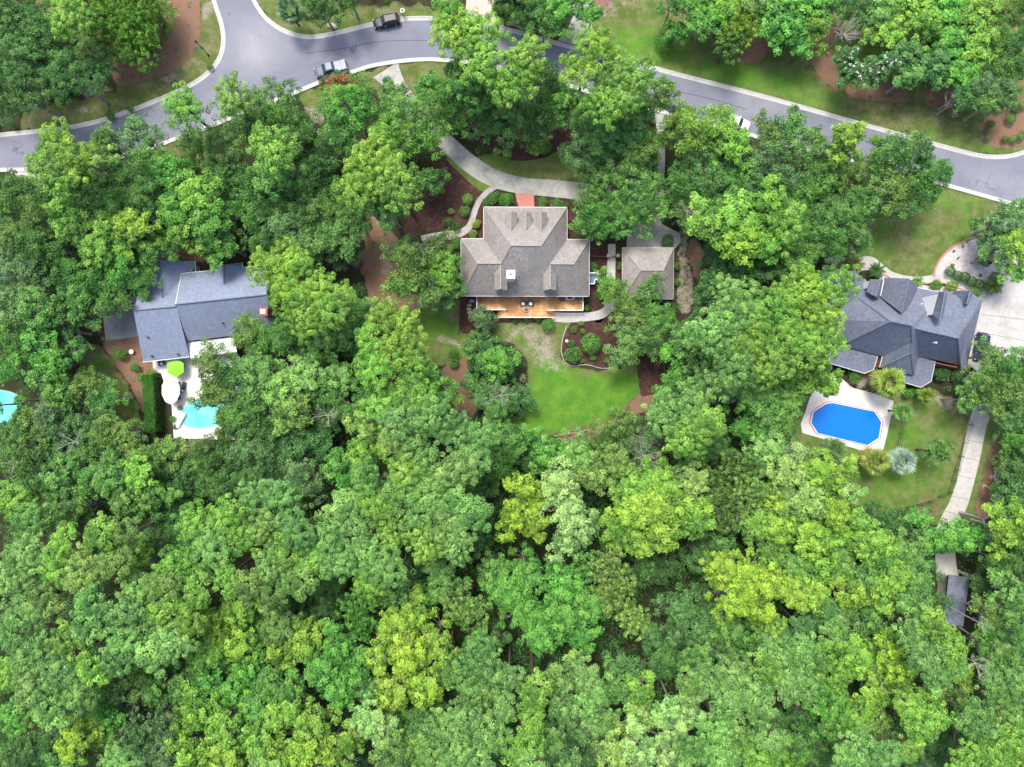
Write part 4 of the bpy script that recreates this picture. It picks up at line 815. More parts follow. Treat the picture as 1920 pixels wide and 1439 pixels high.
TREES = """
35 55 82 B d 13;110 95 82 B d 13;45 180 75 B d 12;140 150 55 B d 11;20 120 60 B b 12;135 38 50 P l 15;160 10 45 M l;232 55 82 F l 11;285 25 62 F l 10;262 80 60 F l 9;185 105 40 B o 8
350 205 47 P l;440 188 48 P l;515 200 55 B g 12;478 225 45 B d 10;115 270 48 P l;100 315 50 P l;150 300 40 P y;268 262 45 B B 9;420 285 55 B e 11;375 280 45 B g 9;515 285 55 P l;560 250 45 B g;525 335 50 M g
660 200 58 B G 13;650 245 50 B g 12;770 225 60 B e 13;735 265 55 B l 13;800 255 48 B l 12;845 215 36 B b 8;700 320 62 P y;670 355 50 P l;745 350 55 P l;725 395 38 M g;590 330 45 B d 9;610 280 35 B b 8;805 345 32 B g 7
845 30 40 P l;850 75 52 P y;900 70 55 P l;905 120 52 P l;985 110 48 P l;960 160 55 P l;880 160 55 M G;1010 145 45 B d 12;850 205 40 B g 9;915 215 58 B d 10;960 235 55 B g 9;1015 225 48 B d 10;1045 200 45 M G 10;1010 275 22 M l 3
1115 95 48 P y;1080 135 40 P y;1145 135 50 P l;1185 150 48 P l;1165 185 45 P l;1130 200 50 P l;1240 175 34 B o 13;1215 205 36 B g 11;1120 240 55 B e 12;1180 245 48 B g 11;1090 290 50 B b 9;1150 300 58 B g 9;1200 285 45 B o 10
1130 365 56 B g 9;1190 355 52 B e 9;1165 410 60 B g 9;1110 410 45 B G 9;1215 385 30 B g 8;1243 262 28 B o 9;1236 395 24 B e 8
1265 225 35 B o 11;1290 250 48 B l 12;1343 238 43 B l 13;1364 280 46 M l 12;1310 305 55 B b 10;1385 320 50 B e 10;1428 292 45 B B 11;1440 255 36 B o 11;1475 240 38 B e 12;1505 270 45 B g 12;1575 265 42 M y 13;1560 310 45 B g 11;1600 330 42 B o 10;1530 345 45 B g 10
1650 300 48 B g 12;1700 290 52 B g 12;1745 330 42 B G 12;1710 360 52 B g 11;1655 355 52 B o 11;1615 385 42 B e 10;1580 410 42 B g 10;1600 450 38 B e 9;1270 360 45 B g 9;1290 400 38 B o 8;1330 360 50 B d 10;1460 345 48 B B 11;1410 350 45 B b 10;1360 350 42 B e 10;1480 390 42 B g 11
1320 425 50 M l 15;1375 405 52 M l 15;1380 455 52 M y 14;1440 390 48 M l 15;1465 425 52 P l 15;1430 455 40 M G 13;1540 385 45 B b 10;1520 430 50 B g 11;1555 455 40 B g 10;1490 480 45 B g 10
1340 495 42 B b 10;1375 500 50 B d 11;1430 495 48 B d 11;1345 550 45 B b 10;1328 545 34 B d 9
1370 575 62 P p;1335 620 55 P p;1395 640 65 P l;1430 590 50 P l;1365 690 55 P p;1440 680 58 P l;1340 720 42 P e 14;1410 740 50 M g 12
1500 545 55 P y;1560 545 50 P l;1530 595 60 P y;1465 560 42 P l;1470 625 48 P l;1515 650 50 P l;1555 640 36 P l;1480 700 48 M l 13;1530 705 38 M l 12;1460 750 45 M g 11;1550 725 26 M l 10;1440 780 40 M g 10
1165 560 34 B o 7;1215 550 32 B e 8;1140 540 30 B l 7;1185 600 48 B o 9;1230 600 38 B g 9;1175 645 45 B p 9;1215 635 42 B e 9;1292 615 26 B d 8;1290 640 45 M g 10;1260 665 35 M G 9;1310 690 52 M g 11;1265 715 35 B G 8;1290 750 42 B G 8
905 650 35 M d 7;930 680 42 M G 7;900 690 32 M d 7;885 655 25 M g 6;925 745 42 B B 6;965 750 42 B b 6;905 600 24 B B 4.5;885 720 22 M d 6
765 475 38 B o 11;820 470 35 B o 11;785 510 52 B o 12;835 505 40 B l 11;760 540 38 B o 11;815 550 40 B e 10;845 545 30 B g 9
725 590 38 P y;755 615 48 P y;700 640 40 P l;745 660 55 P y;710 690 50 P l;770 690 45 P l;800 715 45 M G;680 595 35 B g 10
600 545 46 P y;620 580 48 P l;645 560 30 P l;575 600 45 P l;560 560 30 P l;545 490 45 P y;510 510 48 P y;540 545 45 P y;565 500 28 P l;640 630 50 M g 12;590 650 48 B b 10;540 625 48 B g 10;495 640 42 B g 10;470 625 40 B o 10;665 640 38 M d 11
500 460 42 B g 10;545 430 52 B B 11;490 410 48 B g 11;600 395 52 B g 12;565 370 50 B d 11;640 440 52 B e 11;605 455 48 B e 11;665 410 38 M g 10;580 480 30 B g 9;470 365 48 B d 10;650 475 32 B b 9;430 340 50 B d 10;495 340 48 B g 11
205 275 42 B o 10;150 345 45 M l 12;90 355 48 B e 11;200 320 40 M c 11;240 330 45 B g 11;290 310 42 B g 11;330 330 45 B G 11;30 390 45 B g 11;80 410 42 B o 11;130 395 42 M l 12;185 370 45 B e 11;235 385 42 B g 11;30 350 30 B g 10;60 360 26 B G 8
385 370 52 M l 13;345 400 48 M G 13;400 420 50 M G 13;350 440 42 M l 12;420 460 42 M G 11;270 385 42 B g 12;290 350 40 B d 10;215 430 50 M l 13;260 430 42 M y 13;190 470 42 M l 12;300 470 42 B g 10;440 400 32 B g 10
25 450 42 B o 11;70 460 45 B g 11;115 470 42 B d 11;150 430 40 B g 11;140 520 45 B g 10;95 520 42 B b 10;40 510 45 B B 11;180 530 42 B G 10;235 500 45 B G 10;270 525 38 B g 9;215 565 40 B g 9;170 580 36 B e 9
30 570 48 B B 11;80 580 48 B e 11;120 610 42 B b 10;30 640 45 B g 11;75 650 48 M G 11;115 680 42 M G 11;30 690 34 B G 11;85 712 34 M g 11;145 650 28 B b 9;150 555 34 B e 10
160 725 45 B o 9;200 750 42 B e 9;120 740 42 M g 10;105 790 48 B B 11;155 800 45 B b 11;72 795 38 B o 10;12 828 42 B g 10;42 800 26 B g 10;-12 760 26 B G 10;50 845 48 B g 11;100 850 45 B b 11;150 860 40 B g 10;205 810 40 B o 10;245 820 42 B o 10;280 855 42 B o 10;320 845 35 B c 9;230 865 38 B e 10
215 895 42 M e 12;265 890 42 M l 12;290 930 42 M g 11;240 940 40 M e 12;335 885 42 B b 9;330 930 38 B d 10;170 910 36 B g 11;120 905 42 M g 11;75 900 36 B b 11;30 935 48 P l 14;60 980 42 P e 15;120 965 36 B g 13;150 950 32 B b 12
375 980 45 P l;430 970 42 P l;400 1020 52 P p;455 1010 45 P l;345 1000 35 B b 11;300 1010 42 B d 11;320 960 34 B d 11;240 1000 38 P o;190 1000 42 P l;130 1010 36 P l;60 1040 48 P p;30 1080 45 P p;110 1060 48 P l;160 1070 45 P c;220 1060 42 P o;270 1060 42 M l 13;340 1060 48 P l;310 1100 40 P o
408 690 46 B o 10;440 700 45 B e 10;402 735 36 B o 9;430 745 48 B o 10;434 805 40 B o 9;460 790 48 B g 11;395 850 42 B g 10;440 850 45 B b 10;480 840 45 B B 11;490 700 48 M e 12;480 750 38 B g 11;440 900 45 B b 11;485 900 42 B b 11;405 905 38 B d 10;380 870 28 B e 9
530 730 50 M p 12;575 700 45 M p 12;560 770 48 M o 12;610 730 45 B g 11;620 775 42 B b 11;640 710 42 M p 11;600 680 32 M g 10;520 800 48 B b 11;565 830 45 B b 11;530 870 45 B b 12;600 830 35 B d 10;480 940 45 P e 14;530 930 50 P e;575 900 48 B B 13
700 800 45 M c 15;740 830 42 M c 15;690 845 38 M y 15;720 760 48 P l;775 745 48 P l;755 790 50 P p;830 735 38 M l 12;815 780 48 P e;690 740 42 B b 10;660 770 34 B g 10;640 870 38 M G 13;660 895 38 M G 12;690 890 38 P g
850 810 45 P p;890 850 48 P p;860 880 42 P c;905 810 35 P e;790 850 50 P p;820 900 48 P p;760 890 45 P l;735 930 48 P p;790 950 50 P p;850 940 36 P p;700 940 42 P l;655 950 42 P p;900 900 36 B d 12;870 920 32 M g 12
620 1000 50 P p;665 990 42 P p;640 1050 48 P p;690 1040 45 P p;735 1000 42 P l;730 1060 48 P p;560 990 45 P e;590 1050 45 P l;540 1040 42 P l;500 990 42 P o;510 1060 42 P p;560 1090 42 P o;700 1085 42 P l;840 985 48 P p;800 1020 45 P l;855 1020 42 P p;890 965 42 P e;780 1070 38 M d 12;830 1070 40 M g 12;900 1010 34 M d 12
930 780 30 B g 9;960 830 38 B g 9;990 820 28 M G 9;1000 860 38 B d 10;940 860 42 B g 11;930 820 34 M g 10
985 920 38 M Y 14;965 965 45 M Y 14;1000 985 35 M Y 14;1045 910 48 M w 14;1070 960 48 M w 15;1060 1010 42 M w 14;1100 985 34 M p 14;1030 850 42 M G 12;1080 850 45 M p 12;1110 890 45 M c 13;1150 870 42 M o 13;1125 830 42 B o 10;1160 800 34 B o 9;1190 830 36 B B 9
1190 905 48 M l 15;1240 900 48 M l 15;1215 950 52 M y 16;1270 950 52 M y 16;1180 960 42 M y 15;1290 900 42 M c 15;1240 1000 48 M y 15;1190 1010 42 M l 15;1300 980 40 M l 15;1285 850 34 M G 13;1150 990 32 M l 14
1255 780 50 P p;1300 770 52 P p;1325 795 42 P l;1280 820 48 P l;1240 760 30 P p;1335 840 38 B b 10
1380 880 52 F o 13;1400 920 42 F c 13;1350 930 42 F o 12;1360 970 36 F o 11;1330 900 30 F o 11;1210 860 30 B B 10
1410 800 45 B G 10;1450 810 42 B g 10;1430 845 40 M w 12;1480 850 34 M w 12;1470 890 48 M c 15;1515 885 48 M y 15;1560 900 48 M y 14;1590 920 28 M w 13;1450 930 45 M y 14;1500 940 52 M c 15;1550 955 45 M y 15;1410 985 42 M l 14;1455 985 45 M y 14;1510 1000 48 M y 14;1560 1000 42 M l 13;1440 1035 42 M g 12;1490 1050 42 M e 12;1600 980 36 M l 12
1350 1065 42 M Y 14;1395 1080 48 M Y 15;1440 1090 45 M Y 14;1370 1120 42 M Y 14;1480 1100 42 M y 14;1420 1140 38 M Y 13;1310 1040 42 B b 10;1350 1020 40 M g 11;1530 1060 48 M l 13;1570 1050 42 M g 12;1520 1110 42 M y 13
1140 1060 42 F c 14;1150 1110 48 F c 15;1185 1160 38 F c 14;865 1140 32 F c 12;895 1140 30 F c 12;1100 1060 38 F e 12;665 1130 36 F G 11;680 1165 36 F G 11;700 1120 28 F l 10
1060 1090 48 M G 14;1100 1130 48 M G 15;1050 1150 48 M G 14;990 1070 48 M G 14;950 1110 45 M G 13;990 1140 48 M G 14;930 1070 42 M g 12;1010 1190 42 M G 13;1090 1190 38 M G 13;1200 1070 36 M d 11;1240 1060 38 B d 10;1150 1010 34 B d 10
745 1170 48 M y 14;780 1150 42 M y 14;820 1200 48 M y 14;770 1220 48 M Y 14;720 1220 38 M y 14;740 1290 45 M y 14;800 1280 45 M y 14;840 1250 34 M o 13;850 1110 38 M g 12;800 1110 38 M g 12;740 1110 32 M e 13;900 1200 34 M g 12
560 1130 42 B d 11;600 1150 38 B b 11;530 1160 42 M o 13;580 1190 48 M y 13;530 1210 42 M y 12;640 1210 45 M G 14;610 1250 48 M G 14;670 1250 42 M G 14;640 1290 42 M G 14;690 1290 34 M g 13;620 1100 38 B d 11
510 1110 42 P o;470 1100 38 P o;450 1140 42 M l 14;410 1170 45 M y 15;450 1200 42 M y 15;400 1220 42 M l 14;480 1180 38 M G 12;430 1090 38 P l;380 1100 42 P l
265 1110 42 P p;320 1140 48 P l;280 1170 52 P p;330 1200 45 P p;240 1200 45 P p;230 1140 42 P e;180 1130 42 P e;170 1170 42 P p;130 1200 42 P l;90 1120 42 P o;50 1140 48 P p;30 1190 36 P e;80 1180 34 B d 11;290 1230 42 P p;360 1170 32 P l;350 1240 36 B d 10
70 1230 48 P p;120 1260 52 P p;70 1290 48 P p;150 1300 42 P e;30 1260 42 P l;100 1330 42 P p;35 1340 42 P G;180 1250 38 P l;215 1240 34 P e;180 1330 34 M e 11;200 1290 32 B d 9;230 1290 36 M o 12;240 1250 38 M o 12
40 1400 42 B d 10;90 1400 38 B d 10;150 1385 42 M Y 12;190 1370 36 M y 12;200 1340 36 M G 12;120 1430 38 M g 11;265 1370 42 F B 12;300 1400 48 P B 13;240 1415 42 P p 13;210 1430 34 P p;310 1350 36 F B 11
300 1290 42 M g 12;350 1290 45 M g 13;400 1270 42 M G 12;440 1290 42 M G 12;380 1330 48 M l 14;430 1350 48 M l 14;480 1320 42 M G 13;370 1400 48 M y 14;430 1410 48 M y 14;490 1380 42 M l 14;470 1250 42 M G 12;510 1270 42 M g 12;340 1350 34 M l 13
550 1290 38 M g 12;540 1330 45 M l 14;590 1350 45 M l 14;520 1390 45 M y 14;570 1400 48 M y 14;620 1400 42 M y 14;660 1380 34 M l 13;500 1430 42 M c 14;560 1435 42 M y 14;640 1430 38 M g 12;690 1340 42 M w 14;720 1370 36 M w 14;730 1330 34 M p 13
870 1250 48 P e;900 1300 52 P e;870 1350 48 P p;920 1260 38 P e;910 1210 30 P e 15;955 1270 30 P p;950 1320 34 P e;810 1380 50 P p;860 1400 50 P p;800 1330 42 B g 12;770 1350 36 B g 12;770 1400 45 P l;740 1420 42 P o;920 1380 42 P p;820 1430 42 P p;900 1430 42 P p;930 1200 30 M d 11
1000 1290 42 P l;990 1350 42 P l;1050 1270 45 M p 15;1090 1260 42 M p 15;1110 1300 45 M p 15;1060 1320 45 M p 15;1120 1340 42 M e 14;980 1400 48 P l;1030 1380 42 M e 14;1070 1370 38 B b 12;1060 1420 42 M e 13;1000 1430 38 P p;1130 1380 38 M b 12;1110 1420 34 B b 12
1170 1250 38 B e 12;1160 1290 38 M e 13;1200 1290 38 M l 14;1210 1330 38 M c 14;1260 1330 36 M w 15;1290 1320 34 M w 15;1150 1400 48 M c 15;1200 1400 48 M w 15;1250 1400 42 M w 15;1260 1365 36 M w 15;1180 1360 36 M c 14;1250 1430 38 M c 14;1240 1240 38 B d 10
1300 1230 38 P g 14;1320 1270 42 P e;1290 1280 32 P o;1370 1260 45 P p;1400 1290 48 P p;1360 1310 42 P p;1420 1330 42 P p;1340 1360 48 P p;1390 1380 52 P p;1350 1410 48 P p;1420 1420 48 P l;1300 1400 38 P g;1440 1380 34 P p;1450 1350 32 B d 11
1270 1130 45 M b 12;1310 1170 45 M b 12;1260 1180 42 M b 12;1330 1120 42 B d 11;1360 1170 42 M e 11;1400 1200 42 M g 11;1340 1210 38 M b 12;1220 1190 34 M b 11;1440 1180 42 P l 15;1260 1230 34 M d 11
1450 1220 42 P p;1490 1230 50 P p;1460 1270 50 P p;1500 1280 42 P p;1430 1250 34 P l;1530 1240 34 M g 12;1500 1170 42 M b 12;1540 1140 38 M e 12;1590 1110 42 M y 13;1560 1170 42 M e 12;1580 1200 38 M l 13;1520 1200 32 M d 11
1620 1160 42 M g 12;1650 1200 42 M l 13;1600 1230 42 M l 13;1640 1250 42 M y 13;1670 1240 38 M Y 13;1560 1260 38 M l 12;1630 1300 42 M y 12;1680 1290 36 M y 12;1650 1120 38 M l 13;1700 1130 38 M e 13;1660 1080 42 M l 13;1610 1080 42 M g 12
1720 1170 45 P p;1742 1165 36 P l;1730 1220 48 P p;1775 1215 42 P l;1750 1260 38 P p;1710 1200 34 B o 11;1780 1250 34 P p
1560 1320 45 M G 13;1600 1340 45 M l 13;1640 1350 38 M c 13;1560 1360 42 M g 12;1530 1300 38 M G 12;1500 1340 36 B d 11;1540 1400 42 B g 12;1490 1400 42 B g 12;1600 1400 48 P e;1650 1410 45 P e;1690 1400 36 P l;1580 1430 42 P e;1480 1430 36 M l 12
1700 1320 42 P l;1740 1340 45 P l;1720 1360 38 P l;1780 1300 34 M o 11;1790 1260 32 M y 11;1760 1380 38 B d 10;1740 1420 42 B b 12
1850 1400 52 P l;1890 1380 48 P l;1810 1420 45 P l;1900 1430 48 P y;1830 1350 42 P e;1880 1330 42 P g 15;1900 1280 42 P e 15;1850 1280 38 P e 14;1810 1330 36 M G 12;1870 1230 42 B e 12;1840 1200 38 B g 10;1900 1200 42 B g 12;1850 1150 38 B o 10;1890 1110 45 M e 12;1840 1090 38 B d 9;1900 1050 42 B b 11
1790 1000 38 M G 10;1760 1010 36 M G 10;1820 1010 36 M G 10;1890 970 42 M y 13;1870 1000 42 M y 13;1905 1000 42 M l 13;1900 930 38 B d 9;1890 880 42 B d 8;1900 830 42 B G 8;1875 1050 42 B g 10;1850 1000 34 B d 8;1880 920 36 B b 8;1905 780 38 B b 8
1640 975 34 B d 8;1665 985 34 B d 8;1690 975 24 M G 4;1725 970 24 M G 4;1640 1020 42 M l 12;1690 1030 42 B p 11;1710 1050 36 B e 11;1728 1010 24 B g 9;1700 1080 42 B p 12;1725 1090 26 B e 11;1650 1050 38 M G 12;1600 1020 42 M l 12
1830 720 38 B o 9;1870 700 42 B e 9;1900 680 38 B g 9;1850 670 32 B o 8;1895 735 36 B o 9;1850 755 34 B o 9;1810 750 26 B e 8;1885 770 30 B e 8
1880 420 42 B B 9;1850 440 36 B b 8;1900 460 42 M y 9;1870 480 32 B e 8;1905 400 34 B e 9;1905 510 26 M l 8
43 752 15 B G 6;18 808 20 B e 7
1300 15 40 M G 13;1350 20 48 M l 13;1320 50 42 M G 12;1385 60 42 F Y 11;1365 85 38 F o 11;1350 40 36 M l 12;1265 65 28 M G 5;1400 15 42 M o 12;1260 10 28 B g 9
1450 20 48 M G 14;1500 25 48 M G 14;1475 65 48 M G 14;1520 60 36 M l 14;1445 60 32 M G 12;1545 20 36 M g 12
1600 20 38 B b 9;1640 25 42 M e 12;1700 20 50 M l 14;1660 70 38 M l 13;1720 60 52 M l 14;1760 30 50 M G 14;1800 60 48 M l 14;1830 30 48 M l 14;1770 90 48 M G 13;1820 100 45 M l 13;1690 110 40 M b 12;1740 130 42 M b 11;1700 145 32 M e 9;1790 140 38 M G 11;1850 80 36 M l 13
1890 30 38 B o 10;1900 80 38 B d 9;1905 130 34 B d 8;1870 130 30 B g 8;1830 165 42 B B 8;1870 180 38 B B 8;1800 180 30 B b 7;1850 200 30 B e 7
615 15 34 B d 8;590 25 28 B d 7;655 -5 30 B g 8;1000 15 40 B d 9;1040 30 42 M G 10;1075 15 36 M G 10;1020 50 30 B g 8;985 40 28 B b 6;950 -10 36 B d 9;1110 30 22 M G 8
730 168 20 M e 4;755 175 16 B B 4;805 170 34 B G 8;835 180 30 M G 9
"""

ents = []
for line in TREES.strip().split('\n'):
    row = [i.split() for i in line.split(';')]
    row = [dict(x=float(f[0]), y=float(f[1]), r=float(f[2]), k=f[3], t=f[4], h=float(f[5]) if len(f) > 5 else None) for f in row if len(f) > 4]
    used = [False] * len(row)
    for i, e0 in enumerate(row):               # neighbouring masses of one kind and tone are one crown
        if used[i]: continue
        grp = [e0]; used[i] = True; grew = True
        while grew and len(grp) < 4:
            grew = False
            for j, e1 in enumerate(row):
                if used[j] or e1['k'] != e0['k'] or e1['t'] != e0['t']: continue
                cx = sum(g_['x'] for g_ in grp) / len(grp); cy = sum(g_['y'] for g_ in grp) / len(grp)
                if math.hypot(e1['x'] - cx, e1['y'] - cy) < 0.55 * (e1['r'] + e0['r']) + 12 * len(grp) ** .5 and len(grp) < 4:
                    grp.append(e1); used[j] = True; grew = True
        ents.append(grp)
for grp in ents:
    hs = [g_['h'] for g_ in grp if g_['h']]; h = sum(hs) / len(hs) if hs else None
    k0 = grp[0]['k']; y0 = grp[0]['y']; x0 = grp[0]['x']
    if y0 < 215 and x0 > 1240: h = min(h or 7.5, 7.5)
    if y0 < 60 and x0 < 1240 and k0 != 'P': h = min(h or 8, 8.0)
    if h and y0 > 380 and grp[0]['t'] in 'db' and k0 != 'P': h *= .8
    if h and y0 > 820 and (k0 == 'F' or grp[0]['t'] in 'Yw'): h += 2.5
    if x0 > 1868 and 770 < y0 < 960: h = 5.5
    tree([(g_['x'], g_['y'], g_['r']) for g_ in grp], k0, grp[0]['t'], h)

# undergrowth that fills the gaps between the trees
def understory():
    global rng
    rng = np.random.default_rng(5); n = 11000
    px = rng.uniform(-30, 1950, n); py = rng.uniform(-30, 1470, n)
    xw = (px - 960) / PPM; yw = (719.5 - py) / PPM
    ix = np.clip(((xw - fine_x[0]) / .4).astype(int) + 5, 0, nx - 1); iy = np.clip(((yw - fine_y[0]) / .4).astype(int) + 5, 0, ny - 1)
    free = cov[iy, ix].sum(-1) < .25
    for poly in blocked + [road_px]: free &= sdist(px, py, poly) < -9
    px, py, xw, yw = px[free], py[free], xw[free], yw[free]; m = len(px)
    deep = py > 850; cr = rng.uniform(.45, 1.4, m) * np.where(deep, 1.35, 1); z = cr * .5 + rng.uniform(0, 2.2, m) * np.where(deep, 2.4, 1); lp = (rng.uniform(40, 80, m) * cr).astype(int); ci = np.repeat(np.arange(m), lp); k = len(ci)
    e_ = ball(k, .1); c = np.stack([xw, yw, z], 1)[ci] + e_ * (cr[ci] * rng.uniform(.5, 1.1, k))[:, None] * np.array([1, 1, .8])
    ct = rng.uniform(.1, .9, m); V, t = leaf_quads(c, e_ + np.array([0, 0, .6]) + rng.normal(size=(k, 3)) * .5, rng.uniform(.1, .2, k), .6, ct[ci] + rng.normal(size=k) * .12)
    o = link('undergrowth', leaf_mesh('undergrowth', V, t), None); o.color = (.06, .165, .04, 1)
    prop(o, 'dark green low undergrowth on the woodland floor seen between the crowns', 'undergrowth', kind='stuff')
print('TREES', len(trees), 'faces', sum(len(m[0].polygons) for m in PROTO.values()))
# ------------------------------------------------------------------ pools
def rounded(pts, n=5): return spline(pts, n, True)
dk2 = sheet('pool_deck', [(1545,700),(1575,708),(1600,728),(1635,737),(1675,752),(1672,775),(1664,810),(1655,846),(1615,845),(1560,828),(1504,812),(1501,795),(1509,775),(1520,740)], 0.06, DECKW, thick=0.05)
sheet('patio', [(286,672),(300,668),(356,668),(440,655),(470,700),(470,812),(440,825),(326,822),(322,760),(302,700),(288,700)], 0.05, PATIO, thick=0.04)
t = thing('swimming_pool', 'octagonal swimming pool with flat vivid blue surface on the right white deck', 'pool', P(1586, 795))
oct_ = [(1547,757),(1560,755),(1640,772),(1653,792),(1648,822),(1627,836),(1532,813),(1519,793),(1524,772)]
def grow(poly, d):
    cx = sum(p[0] for p in poly) / len(poly); cy = sum(p[1] for p in poly) / len(poly)
    return [(x + (x - cx) / math.hypot(x - cx, y - cy) * d, y + (y - cy) / math.hypot(x - cx, y - cy) * d) for x, y in poly]
def ring(parent, name, outer, inner, z0, z1, mat):
    o = [P(*p) for p in outer]; i_ = [P(*p) for p in inner]; n = len(o); vs = [(p.x, p.y, z) for z in (z0, z1) for p in o] + [(p.x, p.y, z) for z in (z0, z1) for p in i_]; fs = []
    for k in range(n):
        j = (k + 1) % n; fs += [(k, j, n + j, n + k), (2 * n + j, 2 * n + k, 3 * n + k, 3 * n + j), (n + k, n + j, 3 * n + j, 3 * n + k)]
    return sub(parent, MB().add(vs, fs).obj(name, mat, parent))
def flat(parent, name, poly, z, mat):
    p = [P(*q_) for q_ in poly]; return sub(parent, MB().prism([(a.x, a.y) for a in p], z - .02, z).obj(name, mat, parent))
oct_i = grow(oct_, -1.2)
flat(t, 'water', oct_i, 0.075, BLUECOVER); ring(t, 'coping', grow(oct_, .8), oct_i, 0.055, 0.16, WHITE); ring(t, 'red_rim', grow(oct_, 2.4), grow(oct_, .8), 0.055, 0.14, REDTILE)
t = thing('swimming_pool', 'curved turquoise pool with a white rock slide beside the slate-grey house', 'pool', P(385, 770))
kid = rounded([(337,785),(341,770),(353,757),(368,748),(392,738),(420,728),(437,732),(440,755),(432,785),(405,800),(372,804),(350,801)])
flat(t, 'water', grow(kid, -1), 0.07, TEAL); ring(t, 'coping', grow(kid, 2.2), grow(kid, -1), 0.052, 0.1, WHITE)
p = P(345, 787); sl = MB(); 
for i in range(7):
    a = i / 6; sl.box(p.x - 1.1 + a * 1.1 - .35, p.x - 1.1 + a * 1.1 + .55, p.y - 1.2 + a * 2.0 - .35, p.y - 1.2 + a * 2.0 + .45, .06, .5 + .12 * math.sin(a * 3.1) + .01 * i, .12)
prop(sl.obj('pool_slide', WHITE), 'white moulded slide at the left end of the turquoise pool', 'slide')
t = thing('swimming_pool', 'turquoise pool glimpsed between trees at the left edge of the photo', 'pool', P(20, 765))
kid = rounded([(-30,735),(5,733),(30,740),(44,750),(38,762),(26,775),(20,795),(0,812),(-30,815)])
flat(t, 'water', kid, 0.07, TEAL); ring(t, 'coping', grow(kid, 1.5), kid, 0.03, 0.1, CONC)
b = MB(); p = P(12, 697)
t = thing('garden_bench', 'red garden bench glimpsed at the left edge above the turquoise pool', 'bench', p)
sub(t, MB().box(p.x - 1.2, p.x + 1.2, p.y - .3, p.y + .3, .4, .48).obj('seat', REDTILE, t)); sub(t, MB().box(p.x - 1.2, p.x + 1.2, p.y + .28, p.y + .36, .5, .95).obj('backrest', REDTILE, t))
for s_ in (-1, 1): sub(t, MB().box(p.x + s_ * 1.1 - .05, p.x + s_ * 1.1 + .05, p.y - .28, p.y + .28, 0, .4).obj('leg', REDTILE, t))

# ------------------------------------------------------------------ parasols
def parasol(name, label, px, py, n, rx, ry, h, mat, rz=0.0):
    p = P(px, py, h); t = thing(name, label, 'parasol', (p.x, p.y, 0), rz)
    ring_ = [(rx * math.cos(2 * math.pi * (i + .5) / n), ry * math.sin(2 * math.pi * (i + .5) / n), h - .45) for i in range(n)]
    low = [(x * 1.0, y * 1.0, z - .12) for x, y, z in ring_]
    vs = [(0, 0, h)] + ring_ + low; fs = [(0, 1 + i, 1 + (i + 1) % n) for i in range(n)] + [(1 + i, 1 + n + i, 1 + n + (i + 1) % n, 1 + (i + 1) % n) for i in range(n)]
    c = MB().add(vs, fs).obj('canopy', mat, t)
    r_ = MB()
    for i in range(n): r_.tube((0, 0, h - .06), (ring_[i][0], ring_[i][1], h - .5), .02, n=4)
    r_.obj('ribs', DARK, t); MB().tube((0, 0, 0.05), (0, 0, h - .03), .035, n=8).obj('pole', DARK, t); MB().lathe([(.35, 0.05), (.35, .12), (.1, .16)], n=14).obj('base', DARK, t)
GREENF = simple('lime_fabric', (0.22, 0.72, 0.03), 0.7, var=0.08, scale=1.5); PALEF = simple('pale_blue_fabric', (0.66, 0.76, 0.8), 0.7, var=0.05)
parasol('parasol', 'lime-green hexagonal parasol on the patio below the slate-grey roof', 326.5, 690, 6, 1.62, 1.62, 2.6, GREENF, math.radians(0))
parasol('parasol', 'long pale blue-white parasol between the hedge and turquoise pool', 317.5, 732, 10, 1.6, 2.45, 2.7, PALEF, math.radians(0))

# ------------------------------------------------------------------ furniture on the decks
def chair(px, py, z, rz, mat, label, cush=True, name='armchair'):
    p = P(px, py, z); t = thing(name, label, 'chair', (p.x, p.y, z), rz)
    MB().box(-.36, .36, -.36, .36, .12, .38).obj('seat', mat, t); MB().box(-.36, .36, .3, .42, .3, .85).obj('backrest', mat, t)
    for s_ in (-1, 1): MB().box(s_ * .42 - .07, s_ * .42 + .07, -.38, .4, .0, .58).obj('armrest', mat, t)
    if cush: MB().box(-.3, .3, -.32, .26, .38, .5, .04).obj('cushion', PALEF, t)
WICK = simple('dark_wicker', (0.045, 0.045, 0.055), 0.8, var=.4)
chair(980.5, 570, DH, math.radians(15), WICK, 'left dark wicker armchair with pale cushion on the orange wooden deck'); chair(995, 570, DH, math.radians(-15), WICK, 'right dark wicker armchair with pale cushion on the orange wooden deck')
p = P(987.7, 568, DH); prop(MB().lathe([(.2, 0), (.2, .4), (.24, .42)], (p.x, p.y, DH), 12).obj('side_table', WICK), 'tiny dark round table between the two wicker armchairs on the deck', 'table')
p = P(987, 582, DH); t = thing('fire_bowl', 'grey stone fire bowl with dark middle in the centre of the deck', 'fire bowl', (p.x, p.y, DH))
MB().lathe([(.3, 0), (.42, .3), (.42, .4), (.3, .4), (.28, .3)], n=18).obj('bowl', STONE, t); MB().lathe([(.28, .3), (.28, .33)], n=14).obj('ash', DARK, t)
p = P(1053, 561, DH); t = thing('barbecue', 'maroon-covered round barbecue on the deck beside the grey grill', 'barbecue', (p.x, p.y, DH))
MAR = simple('maroon_cover', (0.16, 0.03, 0.07), 0.6); MB().lathe([(.5, .7), (.58, .85), (.5, 1.05), (.25, 1.15), (.05, 1.17)], n=16).obj('lid', MAR, t)
for k in range(3): a = k * 2.1; MB().tube((.45 * math.cos(a), .45 * math.sin(a), 0), (.35 * math.cos(a), .35 * math.sin(a), .75), .03, n=6).obj('leg', DARK, t)
p = P(1068, 560, DH); t = thing('gas_grill', 'silver gas grill with dark lid window on the right end of the deck', 'grill', (p.x, p.y, DH)); SIL = simple('brushed_silver', (.5, .53, .58), .35, .6)
